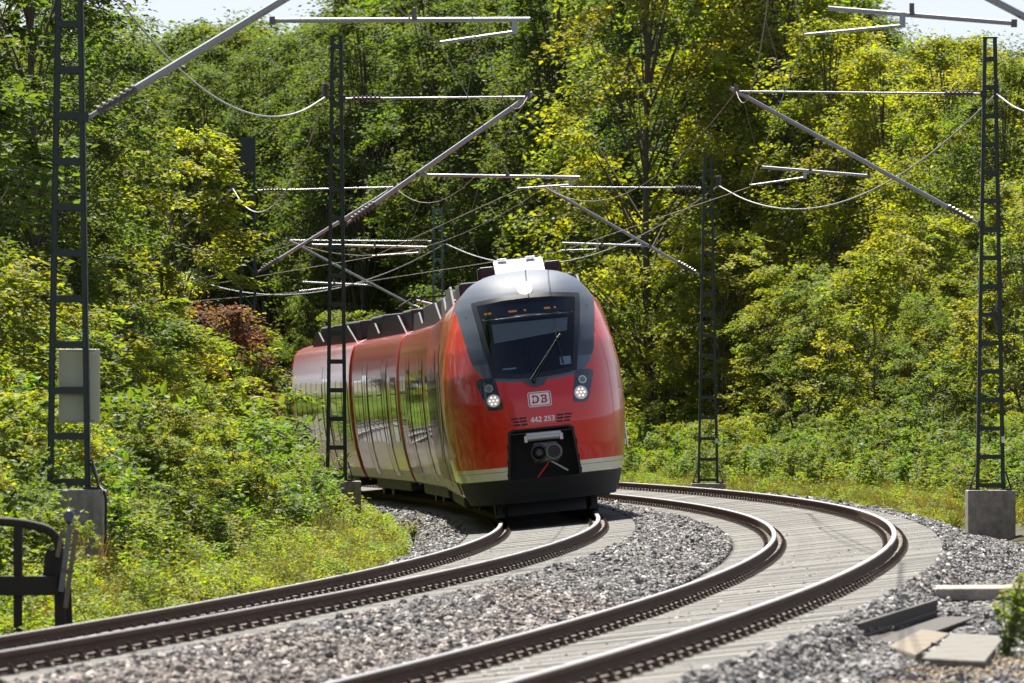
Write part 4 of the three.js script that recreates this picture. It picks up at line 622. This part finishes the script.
row(L0, 'low on the left bank by the masts', 'shrub', 'shrub', 'shrubs on the left bank');
// plants that stand out
for (let i = 0; i < 27; i++) { const Z = 62 + i * 1.9, X = LINE.x(Z) - (Z > 96 ? 4.95 : 4.2) + jit(Z > 96 ? 0.4 : 0.75); if (Z < 76 && pxOf(X, Z) > 5 && pxOf(X, Z) < 150) continue; plant('shrub', X, Z, (i < 8 ? 0.6 : 0.9) + 1.0 * rp(), `low bright shrub at the track edge left of the train, ${ORD[i]} from the camera`, 'shrub', 'shrub', 'shrubs at the left track edge', 1.25); }
plant('shrub', -4.5, 72.6, 0.75, 'small shrub half hiding the foot of the nearest left mast', 'shrub', 'shrub', undefined, 1.1);
plant('young', -6.3, 131, 6.4, 'tall bright yellow-green shrub beside the cross-braced mast', 'tall_shrub', 'shrub', undefined, 1.25, 0);
plant('young', -7.6, 122, 5.6, 'broad bright shrub left of the reddish-brown withered bush', 'tall_shrub', 'shrub', undefined, 1.3, 0);
plant('brown', -4.7, 114, 3.2, 'withered bush with reddish-brown leaves left of the train', 'withered_bush', 'bush', undefined, 1.0);
plant('brown', -5.6, 121, 3.1, 'smaller brown withered bush behind the reddish one', 'withered_bush', 'bush', undefined, 0.8);
plant('dark', -8.3, 112, 11.5, 'tall dark tree at the left edge behind the nearest mast', 'forest_tree', 'tree', undefined, 1.1, 0);
plant('dark', -6.9, 104, 9.5, 'shaded dark tree cut by the left picture edge', 'forest_tree', 'tree', undefined, 0.95, 0);
plant('bright', 4.0, 205, 17, 'tall yellow-green tree with a thin dark trunk behind the slim mast', 'forest_tree', 'tree', undefined, 1.0, 1);

// undergrowth and grass
{
  const herb = (seed, h, n, leaf, col) => { const r = rngOf(seed), L = new Leaves(n + 60); for (let s = 0; s < 6; s++) { const a = r() * 6.28, d = 0.13 * r(), lx = (r() - 0.5) * 0.3, lz = (r() - 0.5) * 0.3; for (let i = 0; i < n / 6; i++) { const t = 0.12 + 0.88 * r(), k = 0.7 + 0.6 * r(); const x = Math.cos(a) * d + lx * t + (r() - 0.5) * 0.17, z = Math.sin(a) * d + lz * t + (r() - 0.5) * 0.17; L.add(x, h * t, z, r() - 0.5, 0.35 * (r() - 0.4), r() - 0.5, (r() - 0.5), 0.5 + 0.6 * r(), (r() - 0.5), leaf * (0.6 + 0.8 * r()), leaf * 0.6, col[0] * k * (0.85 + 0.3 * r()), col[1] * k, col[2] * k); } L.add(Math.cos(a) * d, 0, Math.sin(a) * d, lx, h, lz, 1, 0, 0.3, h, 0.008, 0.07, 0.08, 0.02); } return L.build(); };
  const tuft = (seed, h, col, wid) => { const r = rngOf(seed), L = new Leaves(60); for (let i = 0; i < 44; i++) { const a = r() * 6.28, b = 0.12 + 0.55 * r(), k = 0.7 + 0.6 * r(); L.add((r() - 0.5) * 0.16, 0, (r() - 0.5) * 0.16, Math.cos(a) * b, 1, Math.sin(a) * b, Math.cos(a + 1.57), 0.2, Math.sin(a + 1.57), h * (0.5 + 0.6 * r()), wid, col[0] * k, col[1] * k, col[2] * k * (0.7 + 0.6 * r())); } return L.build(); };
  const sets = [['leafy_undergrowth', herb(41, 0.5, 130, 0.065, [0.192, 0.25, 0.006]), leafMat, []], ['leafy_undergrowth', herb(42, 0.75, 150, 0.08, [0.108, 0.1656, 0.0079]), leafMat, []], ['leafy_undergrowth', herb(43, 0.35, 110, 0.05, [0.22, 0.25, 0.006]), leafMat, []], ['tall_grass', tuft(44, 0.6, [0.1944, 0.1656, 0.036], 0.012), grassMat, []], ['tall_grass', tuft(45, 0.42, [0.1368, 0.1512, 0.018], 0.014), grassMat, []]];
  const q = new THREE.Quaternion(), up = V(0, 1, 0), r = rngOf(7), c = new THREE.Color();
  const add = (k, X, Z, s) => sets[k][3].push([new THREE.Matrix4().compose(W3(X, bankY(X, Z) - 0.03, Z), q.setFromAxisAngle(up, r() * 6.28), V(s, s * (0.75 + 0.5 * r()), s)), new THREE.Color(0.8 + 0.45 * r(), 0.85 + 0.35 * r(), 0.8 + 0.3 * r())]);
  const fill = (Za, Zb, ua, ub, per, choose) => { for (let Z = Za; Z < Zb; Z += 0.5) { const n = per * (ub - ua) * 0.5; for (let i = 0; i < n; i++) { const u = lerp(ua, ub, r()), z = Z + r() * 0.5, X = LINE.x(z) + u, x = pxOf(X, z), a = r(), b = r(); if (x < (z > 180 ? -900 : -140) || x > 1164 || (X > -5 && X < -4.1 && z > 73 && z < 75.6 && X > -4.7)) continue; const [k, s] = choose(u, z, a, fbm(X * 0.6, z * 0.25, 91), b); add(k, X, z, s); } } };
  // left bank: grass by the stones, taller herbs further out
  fill(46, 175, -3.5, -2.35, 26, (u, z, a, n, b) => (z > 84 && z < 112 ? [a < 0.16 ? 3 : a < 0.36 ? 4 : a < 0.8 ? 2 : 0, 0.5 + 0.45 * b] : a < 0.14 ? [3, 0.5 + 0.3 * b] : a < 0.3 ? [4, 0.5 + 0.4 * b] : [a < 0.75 ? 2 : 0, 0.55 + 0.5 * b]));
  fill(46, 185, -5.2, -3.3, 11, (u, z, a, n, b) => (a < (n > 0.52 ? 0.3 : 0.08) ? [3, 0.8 + 0.5 * b] : [a < 0.5 ? 0 : a < 0.8 ? 1 : 2, 0.8 + 0.6 * b]));
  fill(46, 320, -9.5, -4, 12, (u, z, a, n, b) => [a < 0.5 ? 1 : a < 0.85 ? 0 : 3, (0.75 + 1.3 * b * b) * (z < 77 ? 0.55 : 1)]);
  // right bank
  fill(132, 215, GAP + 3.6, GAP + 4.9, 20, (u, z, a, n, b) => (a < 0.4 ? [a < 0.2 ? 4 : 3, 0.6 + 0.5 * b] : [a < 0.8 ? 2 : 0, 0.6 + 0.4 * b]));
  fill(92, 215, GAP + 4.6, GAP + 5.6, 20, (u, z, a, n, b) => (a < 0.4 ? [a < 0.2 ? 4 : 3, 0.6 + 0.5 * b] : [a < 0.8 ? 2 : 0, 0.6 + 0.4 * b]));
  fill(215, 335, GAP + 3.5, GAP + 5.2, 12, (u, z, a, n, b) => [a < 0.6 ? 0 : 1, 1 + 0.8 * b]);
  fill(88, 335, GAP + 5, GAP + 11, 8, (u, z, a, n, b) => (a < 0.2 ? [4, 0.9 + 0.5 * b] : [a < 0.6 ? 0 : 1, 0.8 + 0.8 * b]));
  const lab = { leafy_undergrowth: 'mass of leafy green weeds covering the banks', tall_grass: 'tall green and straw-coloured grass along the ballast edge' };
  for (const [name, g, m, list] of sets) { const im = new THREE.InstancedMesh(g, m, list.length); im.name = numbered(name); list.forEach(([x, col], i) => { im.setMatrixAt(i, x); im.setColorAt(i, col); }); im.castShadow = im.receiveShadow = true; im.userData.label = lab[name]; setting(im, 'stuff'); console.log(name, list.length); }
}

// weeds that stand out by the track
{
  const clump = (label, X, Z, y, h, n, leaf, col, flowers, spread) => {
    const r = rngOf(Math.round(X * 100 + Z * 10)), t = thing('flowering_weed', label, 'weed', W3(X, y, Z)), L = new Leaves(n), F = new Leaves(flowers * 6 + 1), S = [];
    for (let s = 0; s < 9; s++) { const a = r() * 6.28, b = spread * (0.3 + 0.7 * r()), hh = h * (0.5 + 0.5 * r()), tip = V(Math.cos(a) * b, hh, Math.sin(a) * b), q = V(Math.cos(a) * b * 0.3, hh * 0.55, Math.sin(a) * b * 0.3); S.push(pipe(V(0, 0, 0), q, 0.006, 0.005, 4), pipe(q, tip, 0.005, 0.003, 4)); for (let i = 0; i < n / 9; i++) { const f = 0.15 + 0.85 * r(), c = f < 0.5 ? q.clone().multiplyScalar(f * 2) : q.clone().lerp(tip, f * 2 - 1), k = 0.7 + 0.6 * r(); L.add(c.x, c.y, c.z, r() - 0.5, 0.5 * (r() - 0.35), r() - 0.5, (r() - 0.5) * 0.8, 0.8, (r() - 0.5) * 0.8, leaf * (0.6 + 0.8 * r()), leaf * 0.5, col[0] * k, col[1] * k, col[2] * k); } for (let i = 0; i < flowers / 9; i++) for (let p = 0; p < 6; p++) F.add(tip.x + (i ? (r() - 0.5) * 0.06 : 0), tip.y - i * 0.03, tip.z, Math.cos(p * 1.05), 0.25, Math.sin(p * 1.05), 0, 1, 0, 0.022, 0.018, 0.75, 0.5, 0.02); }
    for (const w of S) w.deleteAttribute('uv');
    mesh('stem', mergeGeometries(S), std(0.12, 0.16, 0.04, 0.9), t); mesh('leaves', L.build(), leafMat, t).userData.kind = 'stuff'; mesh('flowers', F.build(), grassMat, t).userData.kind = 'stuff';
  };
  clump('yellow-flowered green weed at the lower right picture edge', 3.28, 47.2, -0.16, 0.6, 260, 0.075, [0.144, 0.1944, 0.0086], 18, 0.26);
  clump('leafy weed cut by the right picture edge above the duct covers', 3.52, 48.6, -0.16, 0.5, 220, 0.07, [0.1224, 0.18, 0.0086], 9, 0.24);
  clump('small yellow-flowered weed on the ballast left of the train shadow', -1.62, 117, -0.5, 0.5, 160, 0.06, [0.1872, 0.2232, 0.0086], 27, 0.3);
  clump('tuft of weeds with yellow tips beside the left rail', -1.95, 112, -0.55, 0.38, 160, 0.06, [0.2016, 0.2232, 0.0086], 18, 0.34);
  clump('low weed at the foot of the lattice mast by the train', -2.3, 118, -0.6, 0.5, 160, 0.06, [0.1872, 0.216, 0.0086], 9, 0.3);
}
renderer.render(scene, camera);
